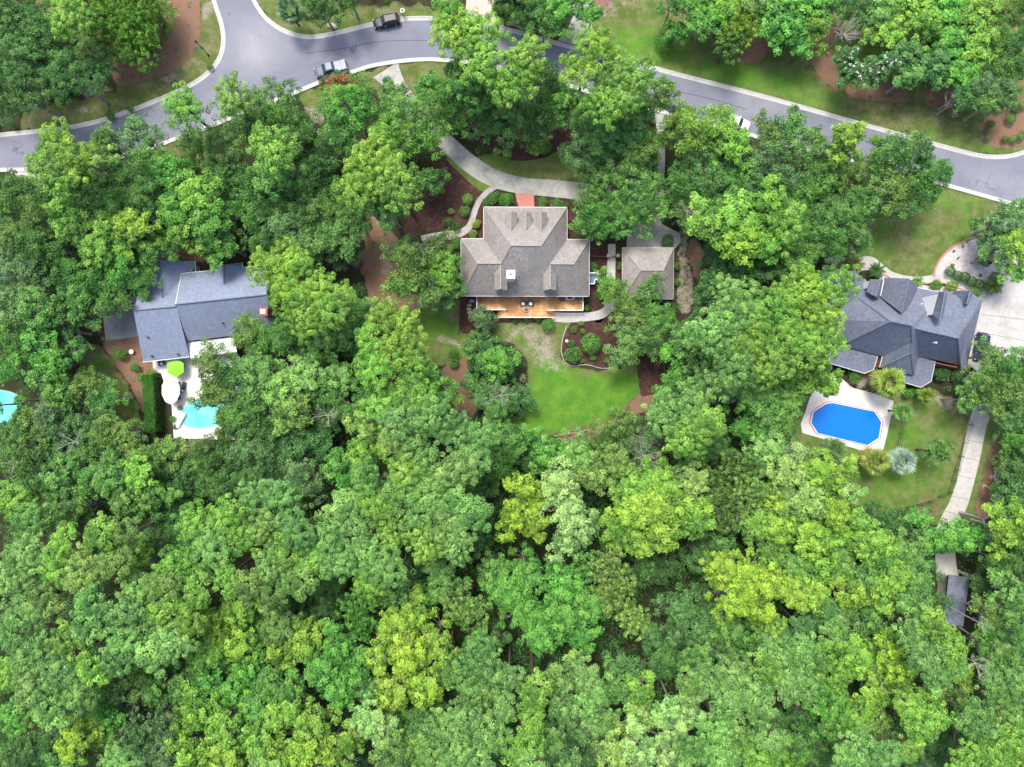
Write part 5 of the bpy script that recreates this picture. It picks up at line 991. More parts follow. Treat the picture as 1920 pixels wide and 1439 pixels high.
MB().box(-.4, .4, -.3, .3, .1, .9).obj('cabinet', SIL, t); MB().box(-.36, .36, -.24, .26, .9, 1.15, .06).obj('lid', DARK, t)
for s_ in (-1, 1): MB().box(s_ * .6 - .19, s_ * .6 + .19, -.26, .26, .84, .9).obj('side_shelf', SIL, t)
p = P(1084, 560, DH); t = thing('storage_box', 'slate-blue storage box at the right end of the deck beside the grill', 'box', (p.x, p.y, DH)); SLB = simple('slate_blue_plastic', (.09, .12, .15), .6)
MB().box(-.55, .55, -.3, .3, 0, .55).obj('box_body', SLB, t); MB().box(-.58, .58, -.33, .33, .56, .66, .05).obj('lid', SLB, t)
p = P(900.5, 567.5, DH); t = thing('deck_bench', 'dark slatted bench against the left railing of the orange deck', 'bench', (p.x, p.y, DH))
for i in range(4): MB().box(-.35 + i * .18, -.21 + i * .18, -.9, .9, .4, .44).obj('slat', TIMBER, t)
for s_ in (-1, 1): MB().box(-.33, .33, s_ * .8 - .05, s_ * .8 + .05, 0, .4).obj('leg', TIMBER, t)
# blue porch table etc. seen behind the garage
p = P(1245, 568); t = thing('wheelbarrow', 'blue wheelbarrow tub beside the bottom-right corner of the garage', 'wheelbarrow', (p.x, p.y, 0), 1.4)
BLU = simple('blue_plastic', (.02, .18, .45), .5); MB().add([(-.6, -.4, .65), (.7, -.4, .65), (.7, .4, .65), (-.6, .4, .65), (-.35, -.25, .3), (.35, -.25, .3), (.35, .25, .3), (-.35, .25, .3)], [(4, 5, 6, 7), (0, 1, 5, 4), (1, 2, 6, 5), (2, 3, 7, 6), (3, 0, 4, 7)]).obj('tub', BLU, t)
MB().tube((.75, -.06, .2), (.75, .06, .2), .2, n=12).obj('wheel', DARK, t)
for s_ in (-1, 1): MB().tube((.75, s_ * .12, .2), (-1.0, s_ * .3, .6), .025, n=6).obj('handle', DARK, t)
p = P(1264, 601); t = thing('water_barrel', 'small blue barrel among shrubs below the garage', 'barrel', (p.x, p.y, 0)); MB().lathe([(.28, 0), (.34, .4), (.3, .85)], n=14).obj('barrel_body', BLU, t); MB().lathe([(.3, .85), (.31, .9), (.1, .92)], n=14).obj('lid', DARK, t)
# left patio things
chair(305, 682, .05, .4, WICK, 'dark patio chair left of the lime-green parasol'); chair(341, 684, .05, -1.2, WICK, 'dark patio chair right of the lime-green parasol under the eave')
def lounger(px, py, rz, label):
    p = P(px, py, .05); t = thing('sun_lounger', label, 'sun lounger', (p.x, p.y, .05), rz, 'loungers by the turquoise pool')
    MB().box(-.3, .3, -.9, .35, .3, .38).obj('mattress', WICK, t); MB().add([(-.3, .36, .3), (.3, .36, .3), (.3, .95, .7), (-.3, .95, .7), (-.3, .36, .38), (.3, .36, .38), (.3, .95, .78), (-.3, .95, .78)], [(0, 3, 2, 1), (4, 5, 6, 7), (0, 1, 5, 4), (1, 2, 6, 5), (2, 3, 7, 6), (3, 0, 4, 7)]).obj('backrest', WICK, t)
    MB().box(-.28, .28, .5, .8, .68, .76).obj('pillow', WHITE, t)
    for a in (-1, 1):
        for c in (-.8, .3): MB().box(a * .26 - .03, a * .26 + .03, c - .03, c + .03, 0, .3).obj('leg', DARK, t)
lounger(346, 726, 3.0, 'dark sun lounger with white pillow right of the pale oblong parasol')
for px, py, l in ((334,722,'upper dark chair tucked under the right side of the pale parasol'), (335,744,'lower dark chair tucked under the right side of the pale parasol')): chair(px, py, .05, -1.5, WICK, l, False)
# right house: rear seating
for px, py, a, l in ((1765,708,.3,'dark garden chair beside the rear brick wall of the navy-roofed house'), (1772,697,2.4,'second dark garden chair close to the rear brick wall of the navy-roofed house')): chair(px, py, 0, a, WICK, l, False)
p = P(1778, 706); t = thing('garden_ladder', 'brown wooden ladder-like rack on the ground beside dark garden chairs', 'rack', (p.x, p.y, 0), .1)
for s_ in (-1, 1): MB().box(s_ * .35 - .04, s_ * .35 + .04, -.9, .9, .0, .5).obj('side_rail', TIMBER, t)
for i in range(4): MB().box(-.31, .31, -.8 + i * .5, -.7 + i * .5, .4, .47).obj('rung', TIMBER, t)

# ------------------------------------------------------------------ fences
def fence(label, pts, h, mat, gap=2.4, name='metal_fence', pick=.3, t_=.02):
    P0 = [P(*p) for p in pts]; t = thing(name, label, 'fence', P0[0]); o = P0[0]; b = MB()
    for a, c in zip(P0[:-1], P0[1:]):
        a = a - o; c = c - o; L_ = (c - a).length
        for z in (.15, h * .6, h - .1): b.tube((a.x, a.y, z), (c.x, c.y, z), t_, n=4)
        for i in range(int(L_ / pick)):
            r_ = a.lerp(c, (i + .5) / max(1, int(L_ / pick))); b.box(r_.x - .012, r_.x + .012, r_.y - .012, r_.y + .012, .02, h)
        k = max(1, round(L_ / gap))
        for i in range(k + (c == P0[-1] - o)):
            r_ = a.lerp(c, i / k); MB().box(r_.x - .04, r_.x + .04, r_.y - .04, r_.y + .04, 0, h + .08).obj('post', mat, t)
    b.obj('fence_panel', mat, t)
fence('tall black metal fence along the left side of the long concrete path', [(1786,760),(1800,772),(1816,797),(1805,830),(1790,880),(1777,922)], 1.5, DARK)
fence('black metal fence along the bottom edge of the lawn beside the blue pool', [(1777,922),(1740,940),(1700,952),(1655,962)], 1.5, DARK)
fence('short black metal fence piece between two palms right of the blue pool', [(1692,786),(1686,812),(1681,838)], 1.5, DARK)
fence('thin low dark fence on the lawn below the blue pool', [(1502,847),(1540,856),(1580,864),(1622,874)], 1.1, DARK)
fence('thin black fence beside the mulch strip left of the wooden deck', [(863,570),(862,600),(860,624)], 1.1, DARK)
fence('dark fence along the bottom of the left white patio', [(345,826),(372,823),(402,820)], 1.4, DARK, pick=.12)
fence('short dark garden fence at the right edge of the back lawn', [(1238,665),(1246,700),(1247,738)], 1.2, TIMBER, name='wooden_fence')
fence('low brown timber fence between the taupe house and the garage', [(1107,482),(1125,483),(1142,483)], 1.1, TIMBER, name='wooden_fence', pick=.12)
for px, l in ((1139, 'left brick gate pillar on the narrow path beside the garage'), (1157, 'right brick gate pillar on the narrow path beside the garage')):
    p = P(px, 482); t = thing('brick_pillar', l, 'pillar', (p.x, p.y, 0)); MB().box(-.25, .25, -.25, .25, 0, 1.3).obj('pillar_shaft', BRICK, t); MB().box(-.3, .3, -.3, .3, 1.3, 1.4, .06).obj('cap', STONE, t)
p = P(1148, 483); t = thing('garden_gate', 'dark metal gate across the narrow path between brick pillars', 'gate', (p.x, p.y, 0)); g_ = MB()
for i in range(9): g_.tube((-.56 + i * .14, 0, .1), (-.56 + i * .14, 0, 1.1), .015, n=4)
g_.obj('gate_bars', DARK, t); MB().tube((-.6, 0, 1.1), (.6, 0, 1.1), .03, n=6).tube((-.6, 0, .12), (.6, 0, .12), .03, n=6).obj('gate_frame', DARK, t)

# ------------------------------------------------------------------ street things
p = P(391, 104); t = thing('street_lamp', 'black street lamp post on the grass verge inside the road bend', 'street lamp', (p.x, p.y, 0))
MB().lathe([(.16, 0), (.16, .4), (.07, .5), (.05, 4.3), (.05, 4.4)], n=10).obj('post', DARK, t); MB().lathe([(.12, 4.4), (.24, 4.85), (.22, 4.95), (.05, 5.1)], n=8).obj('lantern', DARK, t)
MB().box(-.45, .45, -.02, .02, 2.5, 2.75).box(-.02, .02, -.45, .45, 2.78, 3.0).obj('street_name_blade', DARK, t)
p = P(757, 32); t = thing('mailbox', 'dark kerbside mailbox topped with a white wreath beside the black car', 'mailbox', (p.x, p.y, 0))
MB().box(-.05, .05, -.05, .05, 0, 1.1).obj('post', DARK, t); MB().box(-.13, .13, -.3, .3, 1.1, 1.35, .03).obj('letter_box', DARK, t)
w_ = MB(); 
for i in range(18):
    a0, a1 = 2 * math.pi * i / 18, 2 * math.pi * (i + 1) / 18; w_.tube((.32 * math.cos(a0), .32 * math.sin(a0) + .3, 1.5), (.32 * math.cos(a1), .32 * math.sin(a1) + .3, 1.5), .09, n=6, cap=False)
w_.obj('wreath', WHITE, t)
p = P(623, 53); t = thing('storm_drain', 'dark storm drain slot in the kerb below a roadside bush', 'drain', (p.x, p.y, 0), -.17); MB().box(-.8, .8, -.15, .15, .02, .14).obj('inlet', DARK, t); MB().box(-.95, .95, .16, .8, .02, .17).obj('cover_slab', STONE, t)
p = P(250, 660); t = thing('fountain', 'small white round stone dish on straw beside the left driveway pad', 'fountain', (p.x, p.y, 0)); MB().lathe([(.12, 0), (.1, .5), (.4, .6), (.42, .68), (.32, .66)], n=16).obj('dish', WHITE, t)
p = P(1062, 640); t = thing('bird_bath', 'small pale round bird bath at the left edge of the mulch bed', 'bird bath', (p.x, p.y, 0)); MB().lathe([(.15, 0), (.08, .5), (.3, .62), (.3, .7), (.2, .66)], n=14).obj('basin', PINKC, t)
p = P(1205, 90); 
# stepping stones left of deck
for i, (px, py, s_) in enumerate(((885,565,.5),(880,573,.45),(879,580,.42),(881,587,.5),(884,594,.4))):
    p = P(px, py); b = MB(); n = 7; pts = [(p.x + s_ * (1 + R.uniform(-.2, .2)) * math.cos(2 * math.pi * k / n), p.y + s_ * .7 * (1 + R.uniform(-.2, .2)) * math.sin(2 * math.pi * k / n)) for k in range(n)]
    b.prism(pts, 0.005, .07); prop(b.obj('stepping_stone', STONE), 'flat pale stepping stone in the mulch left of the deck, number %s from the roof' % ['one', 'two', 'three', 'four', 'five'][i], 'stepping stone', 'stepping stones left of the deck')

# ------------------------------------------------------------------ vehicles (front along +x)
def vehicle(name, label, cat, px, py, fx, fy, L_, W_, paint, cab, belt=.95, roof=1.6, bed=False, roofmat=None):
    p = P(px, py); t = thing(name, label, cat, (p.x, p.y, 0.015), math.atan2(-fy, fx)); hl, hw = L_ / 2, W_ / 2
    xs = [-hl, -hl + .08, -hl + .35, -hl + 1.0, 0, hl - 1.3, hl - .6, hl - .18, hl]
    ws = [.72, .86, .95, 1, 1, .99, .93, .82, .62]; zt = [belt * .82, belt * .97, belt, belt, belt, belt * .97, belt * .9, belt * .8, belt * .6]
    ring_n = None; vs = []
    for x, w_, z in zip(xs, ws, zt):
        y = hw * w_; vs += [(x, -y * .9, .28), (x, -y, .42), (x, -y, z * .72), (x, -y * .94, z * .93), (x, -y * .75, z), (x, 0, z + .04), (x, y * .75, z), (x, y * .94, z * .93), (x, y, z * .72), (x, y, .42), (x, y * .9, .28)]
    m = 11; fs = [(i * m + j, i * m + (j + 1) % m, (i + 1) * m + (j + 1) % m, (i + 1) * m + j)[::-1] for i in range(len(xs) - 1) for j in range(m)]
    fs += [tuple(range(m)), tuple(range((len(xs) - 1) * m, len(xs) * m))[::-1]]
    body = MB().add(vs, fs).obj('body', paint, t, smooth=False)
    bx0, bx1, tx0, tx1 = cab; w0 = hw * .9; w1 = hw * .72; zb = belt - .01; zr = roof - .05
    A = [(bx0, -w0, zb), (bx1, -w0, zb), (bx1, w0, zb), (bx0, w0, zb), (tx0, -w1, zr), (tx1, -w1, zr), (tx1, w1, zr), (tx0, w1, zr)]
    def quad(nm, idx, mat, k=.86, off=.012):
        q_ = [Vector(A[i]) for i in idx]; c = sum(q_, Vector()) / 4; n_ = (q_[1] - q_[0]).cross(q_[3] - q_[0]).normalized(); 
        v = [c + (x - c) * k + n_ * off for x in q_]; v2 = [x - n_ * .02 for x in v]; MB().add(v + v2, [(0, 1, 2, 3), (7, 6, 5, 4), (0, 4, 5, 1), (1, 5, 6, 2), (2, 6, 7, 3), (3, 7, 4, 0)]).obj(nm, mat, t)
    MB().add(A, [(0, 1, 5, 4), (1, 2, 6, 5), (2, 3, 7, 6), (3, 0, 4, 7)]).obj('cabin_frame', paint, t)
    quad('windshield', (1, 2, 6, 5), GLASS, .92); quad('rear_window', (3, 0, 4, 7), GLASS, .85); quad('side_window', (0, 1, 5, 4), GLASS, .84); quad('side_window', (2, 3, 7, 6), GLASS, .84)
    rf = MB(); s_ = .03
    v = [(tx0 - s_, -w1 - s_, zr), (tx1 + s_, -w1 - s_, zr), (tx1 + s_, w1 + s_, zr), (tx0 - s_, w1 + s_, zr)]
    v += [(tx0 + .12, -w1 + .12, zr + .07), (tx1 - .15, -w1 + .12, zr + .06), (tx1 - .15, w1 - .12, zr + .06), (tx0 + .12, w1 - .12, zr + .07)]
    rf.add(v, [(3, 2, 1, 0), (4, 5, 6, 7), (0, 1, 5, 4), (1, 2, 6, 5), (2, 3, 7, 6), (3, 0, 4, 7)]); rf.obj('roof', roofmat or paint, t)
    if not bed:
        for s2 in (-1, 1): MB().tube((tx0 + .2, s2 * (w1 - .12), zr + .11), (tx1 - .4, s2 * (w1 - .12), zr + .11), .025, n=6).obj('roof_rail', DARK, t)
    for sx in (-1, 1):
        for sy in (-1, 1):
            x = sx * (hl - .9); y = sy * (hw - .14); ty = MB().tube((x, y - .12, .34), (x, y + .12, .34), .35, n=18).obj('wheel', simple('tyre', (.02, .02, .02), .9) if 'tyre' not in bpy.data.materials else bpy.data.materials['tyre'], t)
            MB().tube((x, y + sy * .125, .34), (x, y + sy * .14, .34), .21, n=12).obj('rim', SIL, ty)
    for sy in (-1, 1):
        MB().box(hl - .32, hl - .1, sy * hw * .66 - .16, sy * hw * .66 + .16, belt * .62, belt * .77, .03).obj('headlight', PALEF, t)
        MB().box(-hl - .02, -hl + .12, sy * hw * .72 - .12, sy * hw * .72 + .12, belt * .6, belt * .9, .02).obj('taillight', TAIL, t)
        MB().box(bx1 - .75, bx1 - .55, sy * (hw + .12) - .1, sy * (hw + .12) + .1, belt - .02, belt + .14, .03).obj('wing_mirror', paint, t)
    if bed:
        MB().box(-hl + .15, bx0 - .05, -hw * .86, hw * .86, belt + .02, belt + .07, .02).obj('bed_cover', BEDC, t)
        MB().box(-hl + 1.02, -hl + 1.06, -hw * .86, hw * .86, belt + .07, belt + .085).obj('cover_seam', DARK, t)
    return t
TAIL = simple('taillight_red', (.45, .03, .02), .3); BEDC = simple('grey_bed_cover', (.27, .29, .34), .5)
def paint(name, c, r=.38, metal=.1): return simple(name, c, r, metal, var=.03, spec=.35)
vehicle('parked_suv', 'black SUV parked against the upper kerb near the mailbox', 'car', 726, 44, -50, 11, 4.75, 1.9, paint('black_paint', (.018, .018, .025)), (-2.2, .95, -1.85, .35))
vehicle('pickup_truck', 'silver-grey pickup with covered bed parked at the lower kerb', 'pickup truck', 622, 133, -62, 17, 5.8, 2.0, paint('silver_blue_paint', (.085, .105, .16)), (-.75, 1.45, -.5, .75), 1.05, 1.85, True)
vehicle('parked_car', 'white car parked at the lower kerb, half covered by tree crowns', 'car', 1379, 232, 45, 15, 4.8, 1.85, paint('white_car_paint', (.78, .78, .78), .3, 0), (-2.0, 1.0, -1.3, .3), .88, 1.45)
vehicle('parked_suv', 'dark blue SUV parked beside the right wall of the navy-roofed house', 'car', 1834, 651, -9, 57, 5.0, 1.95, paint('navy_paint', (.02, .035, .1)), (-2.3, 1.0, -1.9, .4), 1.0, 1.75)

# ------------------------------------------------------------------ shrubs, hedges, palms
def bush_mesh(seed, tight=True, flowers=0.0):
    global rng
    rng = np.random.default_rng(seed); m = 1500 if tight else 1100
    d = ball(m, .1); bump = 1 + .06 * np.sin(d[:, 0] * 7 + seed) * np.cos(d[:, 1] * 6)
    if tight: rad = rng.uniform(.86, 1.0, m) * bump
    else:
        lob = ball(9, .2); rad = (.5 + .6 * np.clip((d @ lob.T).max(1) * 2.2 - 1.1, 0, 1)) * rng.uniform(.7, 1.05, m)
    c = d * rad[:, None] * np.array([1, 1, .85]) + np.array([0, 0, .75]); t = rng.beta(2, 2, m)
    V, t = leaf_quads(c, d + rng.normal(size=(m, 3)) * (.5 if tight else .9), rng.uniform(.04, .085, m) * (1 if tight else 1.35), .6, t)
    return leaf_mesh('foliage', V, t)
BT = [bush_mesh(k, True) for k in (1, 2)]; BL = [bush_mesh(k, False) for k in (3, 4, 5)]
stem = MB().tube((0, 0, 0), (0, 0, .8), .07, .03, 6); 
for k in range(5): a = k * 1.26; stem.tube((0, 0, .15), (.45 * math.cos(a), .45 * math.sin(a), .8), .035, .015, 4)
STEM = stem.mesh('stem'); STEM.materials.append(GREYBARK)
def shrub(px, py, rpx, tone, label, tight=False, group=None, name='shrub', col=None, zs=1.0):
    r = rpx / PPM * 1.0; p = P(px, py, .5 * r); t = thing(name, label, 'shrub', (p.x, p.y, 0), 0, group)
    for nm, me in (('foliage', R.choice(BT if tight else BL)), ('stem', STEM)):
        o = bpy.data.objects.new(nm, me); COL.objects.link(o); o.parent = t; o.scale = (r, r, r * zs) if tight else (r * R.uniform(.9, 1.2), r * R.uniform(.85, 1.1), r * zs); o.rotation_euler = (0, 0, R.uniform(0, 6))
        if nm == 'foliage': o.color = (*(col or HUE[tone]), 1)
for i, (px, py, r) in enumerate(((1779,510,10),(1793,518,10),(1806,521,10.5),(1818,529,10.5),(1832,535,11))):
    shrub(px, py, r, 'd', ['first', 'second', 'third', 'fourth', 'fifth'][i] + ' round clipped shrub from the left in the row beside the white gravel', True, 'row of clipped shrubs by the gravel', col=(.055, .17, .03))
for a in ((1856,234,7,'d','small dark ball shrub, uppermost at the left of the island bed'),(1848,248,6,'d','small dark ball shrub, second down at the left of the island bed'),(1850,261,6,'g','small green ball shrub at the lower left of the island bed'),(1892,225,10,'G','large bright ball shrub in the middle of the island bed'),(1902,208,7,'d','dark ball shrub above the bright ball shrub in the island bed'),(1914,200,8,'G','green ball shrub at the top right of the island bed'),(1882,263,7,'d','dark ball shrub at the lower middle of the island bed'),(1897,263,8,'G','bright ball shrub near the bottom of the island bed'),(1911,258,8,'g','green ball shrub at the bottom right of the island bed')):
    shrub(*a, tight=True, group='ball shrubs in the island bed')
SH = [
 (1107,645,20,'G','large round bright shrub in the middle of the back mulch bed',True),(1073,664,16,'g','dark round shrub at the lower left of the back mulch bed',False),(1028,610,13,'G','vivid round shrub on the lawn just below the deck',True),
 (1075,618,7,'e','small loose shrub at the upper left of the back mulch bed',False),(1092,622,5,'l','tiny light shrub in the upper middle of the mulch bed',False),(1089,607,5,'y','tiny yellow-green shrub near the concrete path in the mulch bed',False),
 (1112,671,6,'e','small pale shrub below the large round bright shrub',False),(1137,677,6,'G','small green shrub near the bottom of the mulch bed',False),(1157,683,6,'g','small dark shrub at the bottom right tip of the mulch bed',False),(1091,676,5,'l','tiny lime shrub at the bottom edge of the mulch bed',False),(1070,644,7,'b','small bluish shrub left of the large round bright shrub',False),
 (877,375,11,'l','light-green round shrub left of the stone path',True),(894,422,8,'Y','bright yellow round shrub between the stone path and the house',False),(872,397,10,'e','olive shrub left of the stone path above the house',False),(840,418,10,'d','dark shrub at the bottom of the front mulch bed',False),(855,425,9,'d','dark shrub near the stone path bend',False),(846,398,6,'c','tiny pale shrub in the front mulch bed',False),(830,360,5,'l','tiny lime shrub in the upper front mulch bed',False),
 (925,374,12,'g','green shrub left of the salmon brick paving',False),(948,376,12,'G','vivid green shrub touching the salmon brick paving on the left',False),(912,382,9,'b','dark shrub by the top-left corner of the taupe roof',False),(1018,381,10,'G','vivid spiky shrub right of the salmon brick paving',False),(1044,384,11,'e','soft green shrub above the right front eave',False),(1060,386,6,'b','small dark shrub at the top-right corner of the taupe roof',False),
 (888,440,8,'c','yellowish low shrub in the corner of the left house wing',False),(857,458,10,'G','green shrub beside the left wing eave of the taupe house',False),(860,482,10,'g','dark shrub hugging the left wing of the taupe house',False),
 (1021,278,14,'G','bright round shrub in the front mulch island above the curved driveway',True),(1250,455,12,'d','dark shrub at the top-right corner of the garage roof',False),(1268,500,7,'g','narrow green shrub right of the garage, upper',False),(1268,530,7,'G','narrow green shrub right of the garage, lower',False),
 (1125,555,9,'g','dark shrub in the mulch beside the right end of the deck',False),(1100,578,6,'G','small green shrub at the right corner of the deck railing',False),(1113,500,8,'G','green shrub in the mulch right of the house wing',False),(1163,480,8,'d','dark shrub left of the garage roof',False),(1163,500,7,'g','green shrub left of the garage, lower of two',False),
 (1003,598,4,'G','right potted-size shrub on the lower deck edge',False),(966,589,3.5,'g','small potted plant at the lower left deck edge',False),(1011,590,3.5,'g','small potted plant at the lower right deck edge',False),
 (966,603,5,'d','leftmost dark little shrub under the deck edge',False),(987,603,4.5,'d','middle dark little shrub under the deck edge',False),(1010,602,5,'d','right dark little shrub under the deck edge',False),
 (1752,537,12,'G','vivid green shrub in the gravel left of the yellow-green shrub',False),(1780,540,13,'y','yellow-green shrub in front of the navy roof',False),(1826,549,11,'e','grey-green shrub at the driveway corner of the navy-roofed house',False),
 (1763,700,14,'d','dark round shrub beside the rear porch of the navy-roofed house',False),(1793,703,12,'d','dark round shrub at the lower right corner of the navy-roofed house',False),(1600,708,13,'g','green shrub left of the large palm behind the navy-roofed house',False),(1700,738,12,'G','green shrub below the right rear porch roof',False),(1725,735,13,'l','light shrub at the tip of the right rear porch roof',False),
 (1553,505,14,'g','dark shrub at the upper left corner of the navy roof',False),(1842,485,16,'d','dark round shrub in the white gravel bed under the right tree',False),(1865,520,10,'g','shrub at the right tip of the white gravel bed',False),
 (1805,462,2.5,'b','tiny dark tuft in the upper white gravel bed',False),(1788,471,2.5,'b','tiny dark tuft at the left of the white gravel bed',False),(1796,484,2.5,'b','tiny dark tuft in the middle of the white gravel bed',False),(1785,498,3.5,'b','small dark tuft above the clipped shrub row',False),(1837,517,3,'b','tiny tuft at the lower right of the white gravel bed',False),
 (268,708,10,'c','pale weedy shrub left of the tall hedge',False),(255,690,9,'G','green shrub on straw below the left driveway pad',False),(285,700,9,'y','yellow-green shrub at the top end of the tall hedge',False),(228,665,12,'G','patchy green shrub on straw beside the left driveway pad',False),
 (338,765,5,'g','small shrub in the planting strip left of the turquoise pool, upper',False),(325,785,6,'G','small shrub in the planting strip left of the turquoise pool, middle',False),(328,800,5,'g','small shrub in the planting strip left of the turquoise pool, lower',False),
 (210,220,8,'g','small dark weed clump on the verge above the left road',False),(245,205,7,'e','pale green weed clump on the verge above the left road',False),(395,128,6,'g','weed clump by the kerb inside the road bend',False),
 (850,665,10,'g','narrow dark shrub standing on the left lawn strip',False),(852,680,9,'G','narrow green shrub on the left lawn strip, lower',False),(1244,85,18,'G','vivid round bush on the top lawn below the trees',False),
 (1390,590,1,'g','x',False),
]
for a in SH:
    if a[4] != 'x': shrub(a[0], a[1], a[2], a[3], a[4], a[5])
# tall hedge
def hedge(label, x0, x1, y0, y1, h, col, slant=0):
    global rng
    rng = np.random.default_rng(77); a = P(x0, y1); c = P(x1, y0); m = 9000; cx = (a.x + c.x) / 2; cy = (a.y + c.y) / 2; hx = (c.x - a.x) / 2; hy = (c.y - a.y) / 2
    pt = rng.uniform(-1, 1, (m, 3)); side = rng.random(m); n_ = np.zeros((m, 3)); top = side < .55
    pt[top, 2] = 1; n_[top, 2] = 1; s1 = (side >= .55) & (side < .85); pt[s1, 0] = np.sign(pt[s1, 0]); n_[s1, 0] = pt[s1, 0]; s2 = side >= .85; pt[s2, 1] = np.sign(pt[s2, 1]); n_[s2, 1] = pt[s2, 1]
    c_ = pt * np.array([hx, hy, h / 2]) + np.array([0, 0, h / 2]) + rng.normal(size=(m, 3)) * .1; c_[:, 2] += .12 * np.sin(c_[:, 1] * 2.3) * np.cos(c_[:, 0] * 3); c_[:, 0] += slant * c_[:, 1]; c_[:, 2] = np.maximum(c_[:, 2], .03)
    V, t_ = leaf_quads(c_, n_ + rng.normal(size=(m, 3)) * .5, rng.uniform(.08, .14, m), .6, rng.beta(2, 2, m) * .8 + .1 + .12 * np.sin(c_[:, 1] * .9))
    t = thing('hedge', label, 'hedge', (cx, cy, 0)); o = link('foliage', leaf_mesh('foliage', V, t_), None, t); o.color = (*col, 1)
    st = MB(); 
    for k in range(6): st.tube((0, -hy * .9 + k * hy * .36, 0), (0, -hy * .9 + k * hy * .36, h * .8), .05, n=5)
    st.obj('stems', BARK, t)
hedge('tall narrow vivid green hedge beside the pale oblong parasol', 287, 305, 706, 808, 3.0, (.045, .165, .022), -.06)

def frond_fan(b, base, az_, elev, L_, n=9, spread=1.15):
    d = Vector((math.cos(az_) * math.cos(elev), math.sin(az_) * math.cos(elev), math.sin(elev))); hub = base + d * L_ * .45
    side = Vector((-math.sin(az_), math.cos(az_), 0)); up = d.cross(side) * -1
    b.add([base - side * .02, base + side * .02, hub + side * .02, hub - side * .02], [(0, 1, 2, 3)])
    for i in range(n):
        t = (i - (n - 1) / 2) / ((n - 1) / 2) * spread; dd = (d * math.cos(t) + side * math.sin(t)); ln = L_ * .62 * (1 - .25 * abs(t) / spread); w_ = side * math.cos(t) - d * math.sin(t)
        tip = hub + dd * ln + Vector((0, 0, -.28 * ln)); mid = hub + dd * ln * .5 + Vector((0, 0, -.04 * ln)); k = .055 * L_
        b.add([hub, mid - w_ * k, tip, mid + w_ * k], [(0, 1, 2, 3)])
def frond_pin(b, base, az_, elev, L_):
    side = Vector((-math.sin(az_), math.cos(az_), 0)); p0 = Vector(base); n = 7
    for i in range(n):
        e1 = elev - i * .22; d = Vector((math.cos(az_) * math.cos(e1), math.sin(az_) * math.cos(e1), math.sin(e1))); p1 = p0 + d * L_ / n; w_ = .2 * L_ * math.sin(math.pi * (i + .8) / (n + .8))
        for s_ in (-1, 1):
            b.add([p0, p0 + side * s_ * w_ * .9 + d * L_ * .12 - Vector((0, 0, .03)), p0 + d * L_ / n * .6], [(0, 1, 2)]); q_ = (p0 + p1) / 2
            b.add([q_, q_ + side * s_ * w_ + d * L_ * .12 - Vector((0, 0, .03)), q_ + d * L_ / n * .6], [(0, 1, 2)])
        p0 = p1
def palm(px, py, rpx, h, tone, label, fan=True, nfr=26, col=None, group=None, dry=0):
    r = rpx / PPM * (CAM_H - h) / CAM_H; p = P(px, py, h); t = thing('palm_tree' if fan else 'sago_palm', label, 'palm tree', (p.x, p.y, 0), 0, group)
    def crown(n, lo, hi):
        b = MB()
        for i in range(n):
            a = i * 2.39996 + R.uniform(-.2, .2); e_ = lo + (hi - lo) * (i / n) ** .8 + R.uniform(-.1, .1); L_ = r * R.uniform(.85, 1.08) / max(.6, math.cos(e_)) * (1 if e_ < .7 else .75)
            (frond_fan if fan else frond_pin)(b, Vector((0, 0, h)), a, e_, L_)
        me = b.mesh('fronds'); at = me.attributes.new('tint', 'FLOAT', 'FACE'); at.data.foreach_set('value', [R.uniform(.25, .75) for _ in me.polygons]); me.materials.append(LEAF); return me
    o = link('fronds', crown(nfr, -.35, 1.2), None, t); o.color = (*(col or HUE[tone]), 1)
    if dry: o = link('dry_fronds', crown(dry, -.7, -.2), None, t); o.color = (.34, .3, .1, 1)
    MB().lathe([(.24, 0), (.17, .2), (.16, h * .8), (.2, h)], n=9).obj('trunk', BARK, t)
palm(545, 22, 27, 4.5, 'B', 'silvery green fan palm on the corner of the road junction', col=(.13, .24, .11)); palm(841, 2, 20, 4, 'B', 'fan palm at the top edge left of the pink driveway'); palm(946, 20, 26, 4.5, 'g', 'dark green fan palm right of the pink driveway', nfr=34); palm(975, 5, 24, 4, 'd', 'deep green fan palm at the top edge among dark shrubs', nfr=30)
palm(1665, 717, 31, 4.5, 'y', 'large yellow-green fan palm behind the navy-roofed house', col=(.26, .38, .07), nfr=32, dry=6); palm(1690, 772, 19, 4, 'e', 'medium green fan palm on the lawn right of the blue pool'); palm(1563, 843, 24, 3.5, 'e', 'green fan palm on the lawn below the blue pool', nfr=30, col=(.15, .27, .09))
palm(1640, 865, 28, 4, 'o', 'yellow-tinged fan palm below the right corner of the blue pool', col=(.26, .33, .08), nfr=32, dry=7); palm(1688, 864, 26, 4.5, 'w', 'silvery blue-white fan palm beside the yellow-tinged palm', col=(.3, .42, .33), nfr=34); palm(1735, 742, 16, 3, 'y', 'small yellow-green palm below the right rear porch', col=(.18, .28, .04))
palm(1601, 496, 17, 1.6, 'o', 'yellowing sago palm at the upper left of the navy roof', False, 34, (.17, .17, .04)); palm(1587, 499, 15, 1.4, 'd', 'dark sago palm beside the yellowing one above the navy roof', False, 34); palm(1643, 508, 16, 1.5, 'd', 'dark sago palm on the white curved path', False, 36, (.05, .12, .03)); palm(1720, 528, 12, 1.3, 'g', 'small sago palm in gravel above the navy roof', False, 30)
palm(1862, 537, 17, 1.5, 'o', 'sago palm with yellow heart beside the right driveway', False, 36, (.1, .17, .03)); palm(908, 605, 21, 2.0, 'B', 'broad grey-green spiky palm at the lower left corner of the deck', False, 44, (.07, .15, .08))

